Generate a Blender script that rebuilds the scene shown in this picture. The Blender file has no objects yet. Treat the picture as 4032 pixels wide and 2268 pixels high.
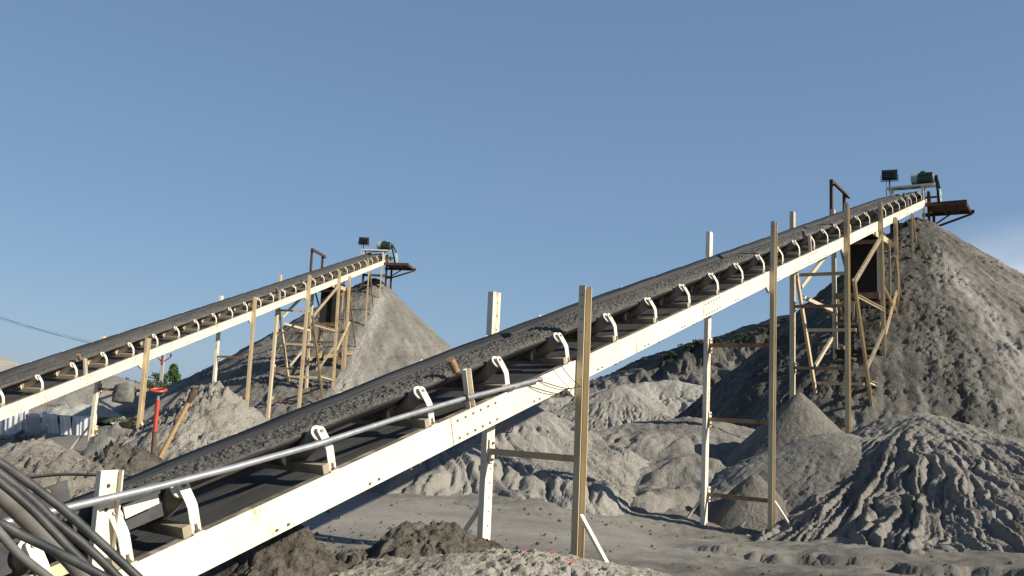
import bpy, math, random
import numpy as np
from mathutils import Vector, Matrix
random.seed(7); rng = np.random.default_rng(7)
SC = bpy.context.scene
COL = SC.collection
# ------------------------------------------------------------------ camera, light, exposure
FPX = 3400.0                       # focal length in pixels of the 4032 px wide photograph
EYE = np.array([0.0, 0.0, 1.75])
_u = np.array([1130.0, -27000.0, 3400.0]); _u /= np.linalg.norm(_u)
_y = np.array([0, 0, 1.0]) - _u[2]*_u; _y /= np.linalg.norm(_y)
_x = np.cross(_y, _u)
M3 = np.array([_x, _y, _u])        # camera (right, down, forward) -> world
cam = bpy.data.cameras.new('camera'); cam.lens = 36*FPX/4032; cam.sensor_width = 36
cam.clip_start = 0.05; cam.clip_end = 9000
camo = bpy.data.objects.new('camera', cam); COL.objects.link(camo)
r_, u_, b_ = M3[:, 0], -M3[:, 1], -M3[:, 2]
camo.matrix_world = Matrix(((r_[0], u_[0], b_[0], EYE[0]), (r_[1], u_[1], b_[1], EYE[1]), (r_[2], u_[2], b_[2], EYE[2]), (0, 0, 0, 1)))
SC.camera = camo
SUN_EL = math.radians(29); SUN_AZ = math.radians(116)      # clockwise from +Y
sd = Vector((math.sin(SUN_AZ)*math.cos(SUN_EL), math.cos(SUN_AZ)*math.cos(SUN_EL), math.sin(SUN_EL)))
sun = bpy.data.lights.new('sun', 'SUN'); sun.energy = 5.0; sun.angle = math.radians(0.5); sun.color = (1.0, 0.92, 0.79)
suno = bpy.data.objects.new('sun', sun); COL.objects.link(suno); suno.rotation_euler = sd.to_track_quat('Z', 'Y').to_euler()
W = bpy.data.worlds.new('World'); SC.world = W; W.use_nodes = True
wn = W.node_tree.nodes; wl = W.node_tree.links; wn.clear()
wo = wn.new('ShaderNodeOutputWorld'); wb = wn.new('ShaderNodeBackground'); sky = wn.new('ShaderNodeTexSky')
sky.sky_type = 'NISHITA'; sky.sun_disc = False; sky.sun_elevation = SUN_EL; sky.sun_rotation = SUN_AZ
sky.air_density = 1.0; sky.dust_density = 0.35; sky.ozone_density = 3.0; sky.altitude = 100
wb.inputs[1].default_value = 0.085
# a small pale cloud bank low in the sky to the right
tc = wn.new('ShaderNodeTexCoord'); mp = wn.new('ShaderNodeMapping'); mp.inputs['Scale'].default_value = (3, 3, 9)
nz = wn.new('ShaderNodeTexNoise'); nz.inputs['Scale'].default_value = 2.2; nz.inputs['Detail'].default_value = 6
wl.new(tc.outputs['Generated'], mp.inputs[0]); wl.new(mp.outputs[0], nz.inputs['Vector'])
def vm(op, a, b=None):
    n = wn.new('ShaderNodeVectorMath'); n.operation = op
    wl.new(a, n.inputs[0])
    if b is not None: n.inputs[1].default_value = b
    return n
cdir = M3 @ np.array([2100.0, -60.0, FPX]); cdir /= np.linalg.norm(cdir)
dsub = vm('SUBTRACT', tc.outputs['Generated'], tuple(cdir)); dmul = vm('MULTIPLY', dsub.outputs[0], (9, 9, 20)); dl = vm('LENGTH', dmul.outputs[0])
def wm(op, a, b, clamp=False):
    n = wn.new('ShaderNodeMath'); n.operation = op; n.use_clamp = clamp
    for i, v in enumerate((a, b)):
        if isinstance(v, (int, float)): n.inputs[i].default_value = v
        else: wl.new(v, n.inputs[i])
    return n.outputs[0]
fall = wm('SUBTRACT', 1.25, dl.outputs['Value'], True)
cm = wm('MULTIPLY', fall, wm('MULTIPLY', wm('SUBTRACT', nz.outputs['Fac'], 0.33), 3.0, True), True)
mx = wn.new('ShaderNodeMixRGB'); mx.inputs[2].default_value = (4.9, 5.3, 5.9, 1)
sx = wn.new('ShaderNodeSeparateXYZ'); wl.new(tc.outputs['Generated'], sx.inputs[0])
rp = wn.new('ShaderNodeValToRGB'); wl.new(sx.outputs['Z'], rp.inputs[0]); el_ = rp.color_ramp.elements
for pos, col in ((0.0, (1.66, 2.66, 4.10)), (0.10, (1.50, 2.52, 4.10)), (0.25, (1.08, 1.96, 3.56)), (0.43, (0.65, 1.28, 2.55)), (1.0, (0.42, 0.82, 1.75))):
    e_ = el_[0] if pos == 0.0 else (el_[1] if pos == 1.0 else el_.new(pos)); e_.position = pos; e_.color = (col[0]/5, col[1]/5, col[2]/5, 1)
sc5 = wn.new('ShaderNodeMixRGB'); sc5.blend_type = 'MULTIPLY'; sc5.inputs[0].default_value = 1; sc5.inputs[2].default_value = (5, 5, 5, 1); wl.new(rp.outputs[0], sc5.inputs[1])
ms = wn.new('ShaderNodeMixRGB'); ms.inputs[0].default_value = 0.80; wl.new(sky.outputs[0], ms.inputs[1]); wl.new(sc5.outputs[0], ms.inputs[2])
wl.new(cm, mx.inputs[0]); wl.new(ms.outputs[0], mx.inputs[1]); wl.new(mx.outputs[0], wb.inputs[0]); wl.new(wb.outputs[0], wo.inputs[0])
SC.view_settings.view_transform = 'Standard'; SC.view_settings.look = 'None'; SC.view_settings.gamma = 1
SC.view_settings.exposure = 0.7
SC.cycles.max_bounces = 6; SC.cycles.use_denoising = True

# ------------------------------------------------------------------ geometry from sight lines
def ray(x, y): return M3 @ np.array([x-2016.0, y-1134.0, FPX])
def at(x, y, d): return EYE + ray(x, y)*d/FPX            # world point d metres ahead along the sight line
V = lambda *a: np.array(a, float)

# ------------------------------------------------------------------ noise
def _hash(ix, iy, seed):
    h = (ix.astype(np.int64)*374761393 + iy.astype(np.int64)*668265263 + seed*974634541) & 0xffffffff
    h = ((h ^ (h >> 13))*1274126177) & 0xffffffff
    h = ((h ^ (h >> 16))*2246822519) & 0xffffffff
    return (h ^ (h >> 15)) & 0xffffffff
def gn(x, y, seed=0):
    x = np.asarray(x, float); y = np.asarray(y, float)
    ix = np.floor(x); iy = np.floor(y); fx = x-ix; fy = y-iy
    def g(a, b, dx, dy):
        t = _hash(a, b, seed)*(2*math.pi/4294967296.0); return np.cos(t)*dx+np.sin(t)*dy
    s = fx*fx*fx*(fx*(fx*6-15)+10); t = fy*fy*fy*(fy*(fy*6-15)+10)
    a = g(ix, iy, fx, fy); b = g(ix+1, iy, fx-1, fy); c = g(ix, iy+1, fx, fy-1); d = g(ix+1, iy+1, fx-1, fy-1)
    return ((a+(b-a)*s)*(1-t)+(c+(d-c)*s)*t)*1.5
def fbm(x, y, o=4, seed=0, gain=0.5):
    v = 0; a = 1.0
    for i in range(o): v = v+a*gn(x*2**i, y*2**i, seed+i*17); a *= gain
    return v
def billow(x, y, o=3, seed=0, gain=0.5):
    v = 0; a = 1.0
    for i in range(o): v = v+a*(np.abs(gn(x*2**i, y*2**i, seed+i*17))-0.3); a *= gain
    return v
def sst(a, b, x):
    t = np.clip((x-a)/(b-a), 0, 1); return t*t*(3-2*t)

# ------------------------------------------------------------------ materials
class Mat:
    def __init__(s, name):
        s.m = bpy.data.materials.new(name); s.m.use_nodes = True
        s.t = s.m.node_tree; s.n = s.t.nodes; s.l = s.t.links
        s.b = s.n['Principled BSDF']; s.co = s.n.new('ShaderNodeTexCoord')
    def put(s, sock, v):
        if hasattr(v, 'is_linked') or hasattr(v, 'links'): s.l.new(v, sock)
        else: sock.default_value = v
    def noise(s, scale, detail=4, rough=0.55, stretch=None, src='Object', dist=0.0):
        v = s.co.outputs[src]
        if stretch:
            mp = s.n.new('ShaderNodeMapping'); mp.inputs['Scale'].default_value = stretch; s.l.new(v, mp.inputs[0]); v = mp.outputs[0]
        n = s.n.new('ShaderNodeTexNoise'); n.inputs['Scale'].default_value = scale; n.inputs['Detail'].default_value = detail
        n.inputs['Roughness'].default_value = rough; n.inputs['Distortion'].default_value = dist
        s.l.new(v, n.inputs['Vector']); return n.outputs['Fac']
    def ramp(s, f, a, b):
        n = s.n.new('ShaderNodeMapRange'); n.inputs[1].default_value = a; n.inputs[2].default_value = b; s.l.new(f, n.inputs[0]); return n.outputs[0]
    def math(s, op, a, b):
        n = s.n.new('ShaderNodeMath'); n.operation = op; n.use_clamp = True
        s.put(n.inputs[0], a); s.put(n.inputs[1], b); return n.outputs[0]
    def mix(s, f, a, b):
        n = s.n.new('ShaderNodeMixRGB'); s.put(n.inputs[0], f)
        for i, c in ((1, a), (2, b)): s.put(n.inputs[i], c if not isinstance(c, tuple) else (*c[:3], 1))
        return n.outputs[0]
    def attr(s, name):
        n = s.n.new('ShaderNodeAttribute'); n.attribute_name = name; return n.outputs['Fac']
    def bump(s, f, strength, dist=0.02, prev=None):
        n = s.n.new('ShaderNodeBump'); n.inputs['Strength'].default_value = strength; n.inputs['Distance'].default_value = dist
        s.l.new(f, n.inputs['Height'])
        if prev is not None: s.l.new(prev, n.inputs['Normal'])
        return n.outputs[0]
    def done(s, col, rough=0.6, metal=0.0, normal=None, spec=None):
        s.put(s.b.inputs['Base Color'], col if not isinstance(col, tuple) else (*col[:3], 1))
        s.put(s.b.inputs['Roughness'], rough); s.b.inputs['Metallic'].default_value = metal
        if spec is not None: s.b.inputs['Specular IOR Level'].default_value = spec
        if normal is not None: s.l.new(normal, s.b.inputs['Normal'])
        return s.m

def paint(name, base, rust_lo, rust_hi, dirt=0.35, rust=(0.23, 0.085, 0.03)):
    m = Mat(name)
    c = m.mix(m.ramp(m.noise(1.7, 5), 0.3, 0.75), base, tuple(v*0.82 for v in base))
    d = m.ramp(m.noise(9, 6, 0.7, (1, 1, 0.35)), 0.56, 0.78)
    c = m.mix(m.math('MULTIPLY', d, dirt), c, (0.30, 0.25, 0.19))
    r = m.ramp(m.noise(3.1, 9, 0.72, (1.6, 1.6, 0.5), dist=0.4), rust_lo, rust_hi)
    c = m.mix(r, c, m.mix(m.noise(30, 3), rust, tuple(v*1.9 for v in rust)))
    ge = m.n.new('ShaderNodeNewGeometry'); sz = m.n.new('ShaderNodeSeparateXYZ'); m.l.new(ge.outputs['Normal'], sz.inputs[0])
    c = m.mix(m.math('MULTIPLY', m.ramp(sz.outputs['Z'], 0.80, 0.93), m.ramp(m.noise(5, 5), 0.2, 0.5)), c, m.mix(m.noise(25, 4), (0.085, 0.072, 0.055), (0.25, 0.22, 0.175)))      # dust lies on the ledges
    nb = m.bump(m.noise(60, 4), 0.12, 0.004)
    return m.done(c, m.math('ADD', m.math('MULTIPLY', r, 0.35), 0.42), 0, nb)
CREAM = paint('cream_paint', (0.71, 0.645, 0.515), 0.575, 0.68, 0.55)
CREAM2 = paint('cream_paint_rusty', (0.54, 0.455, 0.30), 0.56, 0.74, 0.5, (0.24, 0.10, 0.028))
CREAM3 = paint('cream_paint_very_rusty', (0.55, 0.445, 0.275), 0.52, 0.72, 0.6, (0.24, 0.095, 0.025))
def simple(name, a, b, scale=8, rough=0.6, metal=0, bump=0.2, stretch=None, bd=0.01, lo=0.35, hi=0.7):
    m = Mat(name); f = m.noise(scale, 6, 0.6, stretch)
    return m.done(m.mix(m.ramp(f, lo, hi), a, b), rough, metal, m.bump(m.noise(scale*4, 5, 0.6, stretch), bump, bd))
DIRTY_SHADED = simple('dusty_shaded_cream_beam', (0.36, 0.30, 0.21), (0.12, 0.095, 0.068), 2.6, 0.8, 0, 0.3)  # dirt on the idler beams, with the shade under the belt darkened into the colour
RUST = simple('rusty_steel', (0.085, 0.040, 0.022), (0.030, 0.018, 0.013), 6, 0.85)
RUSTBAR = simple('rusty_cream_bar', (0.33, 0.22, 0.12), (0.14, 0.065, 0.03), 5, 0.8)
DARK = simple('dark_steel', (0.007, 0.0065, 0.006), (0.022, 0.016, 0.012), 5, 0.8)
BOLT = simple('bolt_steel', (0.25, 0.22, 0.17), (0.10, 0.06, 0.035), 20, 0.55, 0.4)
HOLE = simple('bolt_hole', (0.05, 0.035, 0.025), (0.03, 0.02, 0.015), 20, 0.9)
GALV = simple('galvanised_pipe', (0.36, 0.37, 0.38), (0.25, 0.26, 0.27), 14, 0.5, 0.6, 0.08, (1, 1, 1))
RUBBER = simple('black_hose', (0.017, 0.018, 0.020), (0.075, 0.073, 0.068), 7, 0.6, 0, 0.3, None, 0.006, 0.42, 0.72)
HOSEGREY = simple('grey_dusty_hose', (0.12, 0.115, 0.105), (0.05, 0.042, 0.034), 5, 0.7)
SKIRT = simple('skirt_rubber', (0.016, 0.017, 0.019), (0.07, 0.07, 0.069), 5, 0.7)
ROLLER = simple('roller_steel', (0.34, 0.28, 0.20), (0.075, 0.06, 0.044), 3.5, 0.6, 0, 0.1, None, 0.003, 0.3, 0.6)
GREEN = simple('motor_green', (0.06, 0.095, 0.075), (0.025, 0.045, 0.037), 6, 0.5)
PALEGREEN = simple('motor_cover_pale', (0.30, 0.38, 0.33), (0.22, 0.29, 0.25), 6, 0.5)
WOOD = simple('wood_shaft', (0.46, 0.31, 0.15), (0.33, 0.20, 0.09), 10, 0.6, 0, 0.15, (8, 8, 0.8))
BURNT = simple('worn_grip', (0.06, 0.035, 0.022), (0.12, 0.07, 0.04), 8, 0.7)
REDP = simple('red_paint', (0.50, 0.07, 0.04), (0.36, 0.05, 0.035), 6, 0.45)
SHEET = simple('zinc_sheet', (0.66, 0.67, 0.68), (0.50, 0.51, 0.53), 3, 0.45, 0.15, 0.1)
CLOTH = simple('sack_cloth', (0.20, 0.195, 0.18), (0.11, 0.105, 0.095), 9, 0.95, 0, 0.5)
PALE = simple('pale_tarp', (0.36, 0.345, 0.31), (0.24, 0.23, 0.205), 4, 0.9, 0, 0.4)
STONE = simple('pale_stone', (0.22, 0.205, 0.18), (0.13, 0.12, 0.105), 5, 0.9, 0, 0.5)
BLACKP = simple('black_plastic', (0.012, 0.012, 0.014), (0.02, 0.02, 0.02), 6, 0.4)
REDRUST = simple('red_oxide_steel', (0.20, 0.055, 0.03), (0.10, 0.035, 0.022), 6, 0.8)
RUSTROLL = simple('rusty_roller', (0.20, 0.095, 0.05), (0.38, 0.29, 0.20), 9, 0.8)
def beltmat():
    m = Mat('belt_rubber'); f = m.noise(3.0, 6, 0.65, None, 'UV')
    f2 = m.noise(24, 4, 0.6, None, 'UV')
    c = m.mix(m.ramp(f, 0.38, 0.66), (0.013, 0.013, 0.013), (0.085, 0.083, 0.078)); c = m.mix(m.math('MULTIPLY', m.ramp(f2, 0.52, 0.72), 0.6), c, (0.14, 0.135, 0.125))
    return m.done(c, 0.62, 0, m.bump(f2, 0.15, 0.004), 0.25)
BELT = beltmat()
def sandmat(name, dark, pale, fine=26, bumpd=0.03, bs=0.7, rough=0.95):
    m = Mat(name)
    t = m.attr('tone'); n1 = m.noise(0.9, 6, 0.62); n2 = m.noise(fine, 5, 0.68); n3 = m.noise(6, 5, 0.6)
    f = m.math('ADD', t, m.math('MULTIPLY', m.ramp(n1, 0.2, 0.8), 0.28))
    f = m.math('ADD', f, m.math('MULTIPLY', m.ramp(n2, 0.35, 0.75), 0.22)); f = m.math('SUBTRACT', f, m.math('MULTIPLY', m.ramp(n3, 0.45, 0.8), 0.18))
    f = m.math('SUBTRACT', f, 0.12)
    c = m.mix(f, dark, pale)
    b = m.bump(n3, bs*0.7, bumpd*3); b = m.bump(n2, bs, bumpd, b)
    return m.done(c, rough, 0, b, 0.2)
SAND = sandmat('grey_sand', (0.074, 0.069, 0.058), (0.34, 0.322, 0.284), 26, 0.04, 0.9)
SOIL = sandmat('clumpy_soil', (0.060, 0.051, 0.039), (0.37, 0.345, 0.293), 22, 0.05, 0.9)
FLOOR = sandmat('silt_floor', (0.084, 0.076, 0.062), (0.30, 0.283, 0.246), 30, 0.014, 0.5, 0.8)
WET = sandmat('belt_sand', (0.042, 0.040, 0.035), (0.180, 0.171, 0.152), 45, 0.02, 0.9)
CLIFF = sandmat('quarry_rock', (0.050, 0.047, 0.041), (0.24, 0.225, 0.20), 2.2, 0.5, 0.8)
def leaf(name, a, b):
    m = Mat(name); oi = m.n.new('ShaderNodeObjectInfo'); f = m.ramp(m.noise(2.2, 3), 0.35, 0.65)
    return m.done(m.mix(f, a, b), 0.7, 0, None, 0.2)
LEAF = leaf('dark_leaves', (0.030, 0.048, 0.016), (0.072, 0.100, 0.034))
LEAF2 = leaf('conifer_leaves', (0.034, 0.072, 0.020), (0.080, 0.140, 0.036))
GRASS = leaf('grass_blades', (0.045, 0.055, 0.018), (0.10, 0.10, 0.045))
BARK = simple('bark', (0.12, 0.09, 0.06), (0.07, 0.05, 0.035), 6, 0.9)
CONC = simple('concrete_pole', (0.42, 0.41, 0.38), (0.33, 0.32, 0.30), 6, 0.85)

# ------------------------------------------------------------------ mesh building
class MB:
    def __init__(s): s.v = []; s.f = []; s.mi = []; s.uv = None
    def add(s, vs, fs, mi=0):
        o = len(s.v); s.v.extend([tuple(map(float, v)) for v in vs]); s.f.extend([tuple(i+o for i in f) for f in fs]); s.mi.extend([mi]*len(fs)); return s
    def prism(s, prof, a, b, e1, e2, mi=0, e1b=None):
        a = np.asarray(a, float); b = np.asarray(b, float); e1 = np.asarray(e1, float); e2 = np.asarray(e2, float)
        n = len(prof); vs = [a+e1*p[0]+e2*p[1] for p in prof]+[b+e1*p[0]+e2*p[1] for p in prof]
        fs = [(i, (i+1) % n, (i+1) % n+n, i+n) for i in range(n)]+[tuple(range(n))[::-1], tuple(range(n, 2*n))]
        return s.add(vs, fs, mi)
    def bar(s, a, b, e1, e2, w, h, mi=0):
        return s.prism([(-w/2, -h/2), (w/2, -h/2), (w/2, h/2), (-w/2, h/2)], a, b, e1, e2, mi)
    def box(s, c, ex, ey, ez, mi=0):      # centre and three half vectors
        c, ex, ey, ez = [np.asarray(q, float) for q in (c, ex, ey, ez)]
        return s.prism([(-1, -1), (1, -1), (1, 1), (-1, 1)], c-ez, c+ez, ex, ey, mi)
    def tube(s, pts, r, n=10, mi=0, caps=True):
        pts = [np.asarray(p, float) for p in pts]; rs = r if isinstance(r, (list, tuple)) else [r]*len(pts)
        vs = []; fs = []; prev = None
        for i, p in enumerate(pts):
            t = (pts[min(i+1, len(pts)-1)]-pts[max(i-1, 0)]); t = t/(np.linalg.norm(t)+1e-9)
            if prev is None:
                q = np.array([0, 0, 1.0]) if abs(t[2]) < 0.9 else np.array([1.0, 0, 0])
                e1 = np.cross(t, q)
            else: e1 = prev-(prev@t)*t
            e1 /= np.linalg.norm(e1); prev = e1; e2 = np.cross(t, e1)
            vs += [p+rs[i]*(math.cos(k*2*math.pi/n)*e1+math.sin(k*2*math.pi/n)*e2) for k in range(n)]
        for i in range(len(pts)-1):
            for k in range(n): fs.append((i*n+k, i*n+(k+1) % n, (i+1)*n+(k+1) % n, (i+1)*n+k))
        if caps: fs += [tuple(range(n))[::-1], tuple((len(pts)-1)*n+k for k in range(n))]
        return s.add(vs, fs, mi)
    def disc(s, c, nrm, r, h, n=8, mi=0):
        nrm = np.asarray(nrm, float); nrm = nrm/np.linalg.norm(nrm); c = np.asarray(c, float); return s.tube([c-nrm*h/2, c+nrm*h/2], r, n, mi)
    def build(s, name, mats, parent=None, origin=None, smooth=True):
        v = np.array(s.v, float)
        if origin is None: origin = wloc(parent) if parent is not None else np.array([*((v.min(0)+v.max(0))/2)[:2], v[:, 2].min()])
        me = bpy.data.meshes.new(name); me.from_pydata([tuple(q) for q in (v-origin)], [], s.f)
        for m in (mats if isinstance(mats, (list, tuple)) else [mats]): me.materials.append(m)
        if len(set(s.mi)) > 1: me.polygons.foreach_set('material_index', s.mi)
        if smooth: me.polygons.foreach_set('use_smooth', [True]*len(me.polygons)); me.update(); me.set_sharp_from_angle(angle=0.7)
        o = bpy.data.objects.new(name, me); COL.objects.link(o)
        if parent is not None: o.parent = parent; o.location = Vector(origin-wloc(parent))
        else: o.location = Vector(origin)
        WL[o] = np.array(origin, float); return o
WL = {}
def wloc(o): return WL[o]
def tag(o, label=None, cat=None, group=None, kind=None):
    for k, v in (('label', label), ('category', cat), ('group', group), ('kind', kind)):
        if v: o[k] = v
    return o
def thing(name, loc, label, cat, group=None):
    o = bpy.data.objects.new(name, None); COL.objects.link(o); o.location = Vector(loc); o.empty_display_size = 0.2
    WL[o] = np.array(loc, float); return tag(o, label, cat, group)
def grid_obj(name, X, Y, Z, mat, tone=None, keep=None, parent=None, smooth=True, uv=None):
    ny, nx = X.shape; idx = np.arange(nx*ny).reshape(ny, nx)
    q = np.stack([idx[:-1, :-1], idx[:-1, 1:], idx[1:, 1:], idx[1:, :-1]], -1).reshape(-1, 4)
    P = np.stack([X, Y, Z], -1).reshape(-1, 3); tn = tone.reshape(-1) if tone is not None else None; U = uv.reshape(-1, 2) if uv is not None else None
    if keep is not None:
        q = q[keep.reshape(-1)[q].any(1)]; used = np.unique(q); re = -np.ones(len(P), int); re[used] = np.arange(len(used)); q = re[q]; P = P[used]
        if tn is not None: tn = tn[used]
        if U is not None: U = U[used]
    if parent is not None: org = wloc(parent)
    else: org = np.array([P[:, 0].mean(), P[:, 1].mean(), np.percentile(P[:, 2], 5)])
    me = bpy.data.meshes.new(name); me.vertices.add(len(P)); me.vertices.foreach_set('co', (P-org).astype(np.float32).ravel())
    me.loops.add(len(q)*4); me.loops.foreach_set('vertex_index', q.ravel().astype(np.int32))
    me.polygons.add(len(q)); me.polygons.foreach_set('loop_start', np.arange(0, len(q)*4, 4, dtype=np.int32))
    me.update(calc_edges=True); me.validate()
    me.polygons.foreach_set('use_smooth', np.full(len(me.polygons), smooth))
    if tn is not None:
        a = me.attributes.new('tone', 'FLOAT', 'POINT'); a.data.foreach_set('value', tn.astype(np.float32))
    if U is not None:
        l = me.uv_layers.new(name='UVMap'); l.data.foreach_set('uv', U[q.ravel()].astype(np.float32).ravel())
    me.materials.append(mat)
    o = bpy.data.objects.new(name, me); COL.objects.link(o)
    if parent is not None: o.parent = parent
    else: o.location = Vector(org)
    WL[o] = org; return o

def blur(A, n):
    for _ in range(n):
        A = (np.roll(A, 1, 0)+np.roll(A, -1, 0)+2*A)/4; A = (np.roll(A, 1, 1)+np.roll(A, -1, 1)+2*A)/4
    return A
def erode(Z, res, k, iters=3, pw=0.5, wide=0.5, cut=12.0, seed=0, jit=0.0):
    # water runs down the steepest neighbour; the more of it passes, the deeper the gully
    ny, nx = Z.shape; Z = Z.copy(); idx = np.arange(nx*ny).reshape(ny, nx)
    for it in range(iters):
        Zr = Z+jit*res*fbm(idx % nx*0.31, idx//nx*0.31, 2, seed+it)
        best = np.zeros_like(Z); rec = idx.copy()
        nb = [(a, b) for a in (-2, -1, 0, 1, 2) for b in (-2, -1, 0, 1, 2) if (a or b) and math.gcd(a, b) == 1]
        for dy, dx in nb:
            if True:
                dz = (Zr-np.roll(np.roll(Zr, -dy, 0), -dx, 1))/math.hypot(dx, dy)
                if dy > 0: dz[-dy:] = -1
                if dy < 0: dz[:-dy] = -1
                if dx > 0: dz[:, -dx:] = -1
                if dx < 0: dz[:, :-dx] = -1
                m = dz > best; best[m] = dz[m]; rec[m] = np.roll(np.roll(idx, -dy, 0), -dx, 1)[m]
        order = np.argsort(-Zr.ravel()); A = [1.0]*(nx*ny); rc = rec.ravel().tolist()
        for i in order.tolist():
            j = rc[i]
            if j != i: A[j] += A[i]
        Q = np.minimum(np.array(A).reshape(ny, nx), 6000.0)**pw
        D = 0.55*blur(Q, 1)+0.45*blur(Q, 3)+wide*blur(np.maximum(Q-cut, 0), 9)
        Z = Z-k*D*np.clip(best/res/0.35, 0, 1.3)**0.5/iters
    return Z
# ------------------------------------------------------------------ ground
BANK = [ground_pt for ground_pt in []]
def ground(X, Y):
    X = np.asarray(X, float); Y = np.asarray(Y, float)
    near = np.exp(-((X-2)/40)**2-((Y-10)/40)**2)
    z = -0.38*np.exp(-((X-3.6)/2.6)**2-((Y-14.2)/3.0)**2)
    # rough ground on the near side and far left, smooth silt floor in the middle
    fl = np.exp(-((X+0.5-(Y-13)*0.3)/4.0)**4-((Y-12.3)/2.3)**4)
    z = z+(1-0.92*fl)*near*(0.09*fbm(X*0.5, Y*0.5, 3, 3)+0.018*fbm(X*3.1, Y*3.1, 4, 9, 0.6)+0.03*np.maximum(gn(X*6, Y*6, 10)-0.22, 0)+0.02*np.maximum(gn(X*13, Y*13, 12)-0.25, 0))
    # cut bank along the lower right
    d = (Y-11.4)+0.62*(X-3.2)+0.22*fbm(X*0.8, Y*0.8, 6, 5, 0.55)+0.03*gn(X*11+Y*3, Y*11-X*4, 7)
    msk = sst(2.2, 3.0, X)*(1-sst(6.6, 8.5, X))
    z = z+msk*(0.12*sst(-0.03, 0.05, d)*(1-sst(0.6, 3.5, d)))
    z = z+0.7*sst(18, 45, Y)*np.exp(-((X+12)/18)**2)*0
    far = sst(70, 160, np.hypot(X, Y))
    return z-1.2*far+far*1.2*fbm(X*0.01, Y*0.01, 3, 8)
def graded(lo, hi, a, b, step, g=1.09):
    c = list(np.arange(a, b, step)); s = step; x = c[-1]
    while x < hi: s *= g; x += s; c.append(x)
    s = step; x = a; pre = []
    while x > lo: s *= g; x -= s; pre.append(x)
    return np.array(pre[::-1]+c)
gx = graded(-3500, 3500, -7, 10, 0.05); gy = graded(-60, 3500, 6.0, 17.5, 0.05)
GX, GY = np.meshgrid(gx, gy); GZ = ground(GX, GY)
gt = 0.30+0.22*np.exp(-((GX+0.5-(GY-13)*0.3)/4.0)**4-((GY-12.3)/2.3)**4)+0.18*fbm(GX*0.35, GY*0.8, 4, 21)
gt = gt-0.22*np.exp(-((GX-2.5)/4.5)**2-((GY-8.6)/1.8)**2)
tag(grid_obj('ground', GX, GY, GZ, FLOOR, gt), kind='structure')

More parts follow.
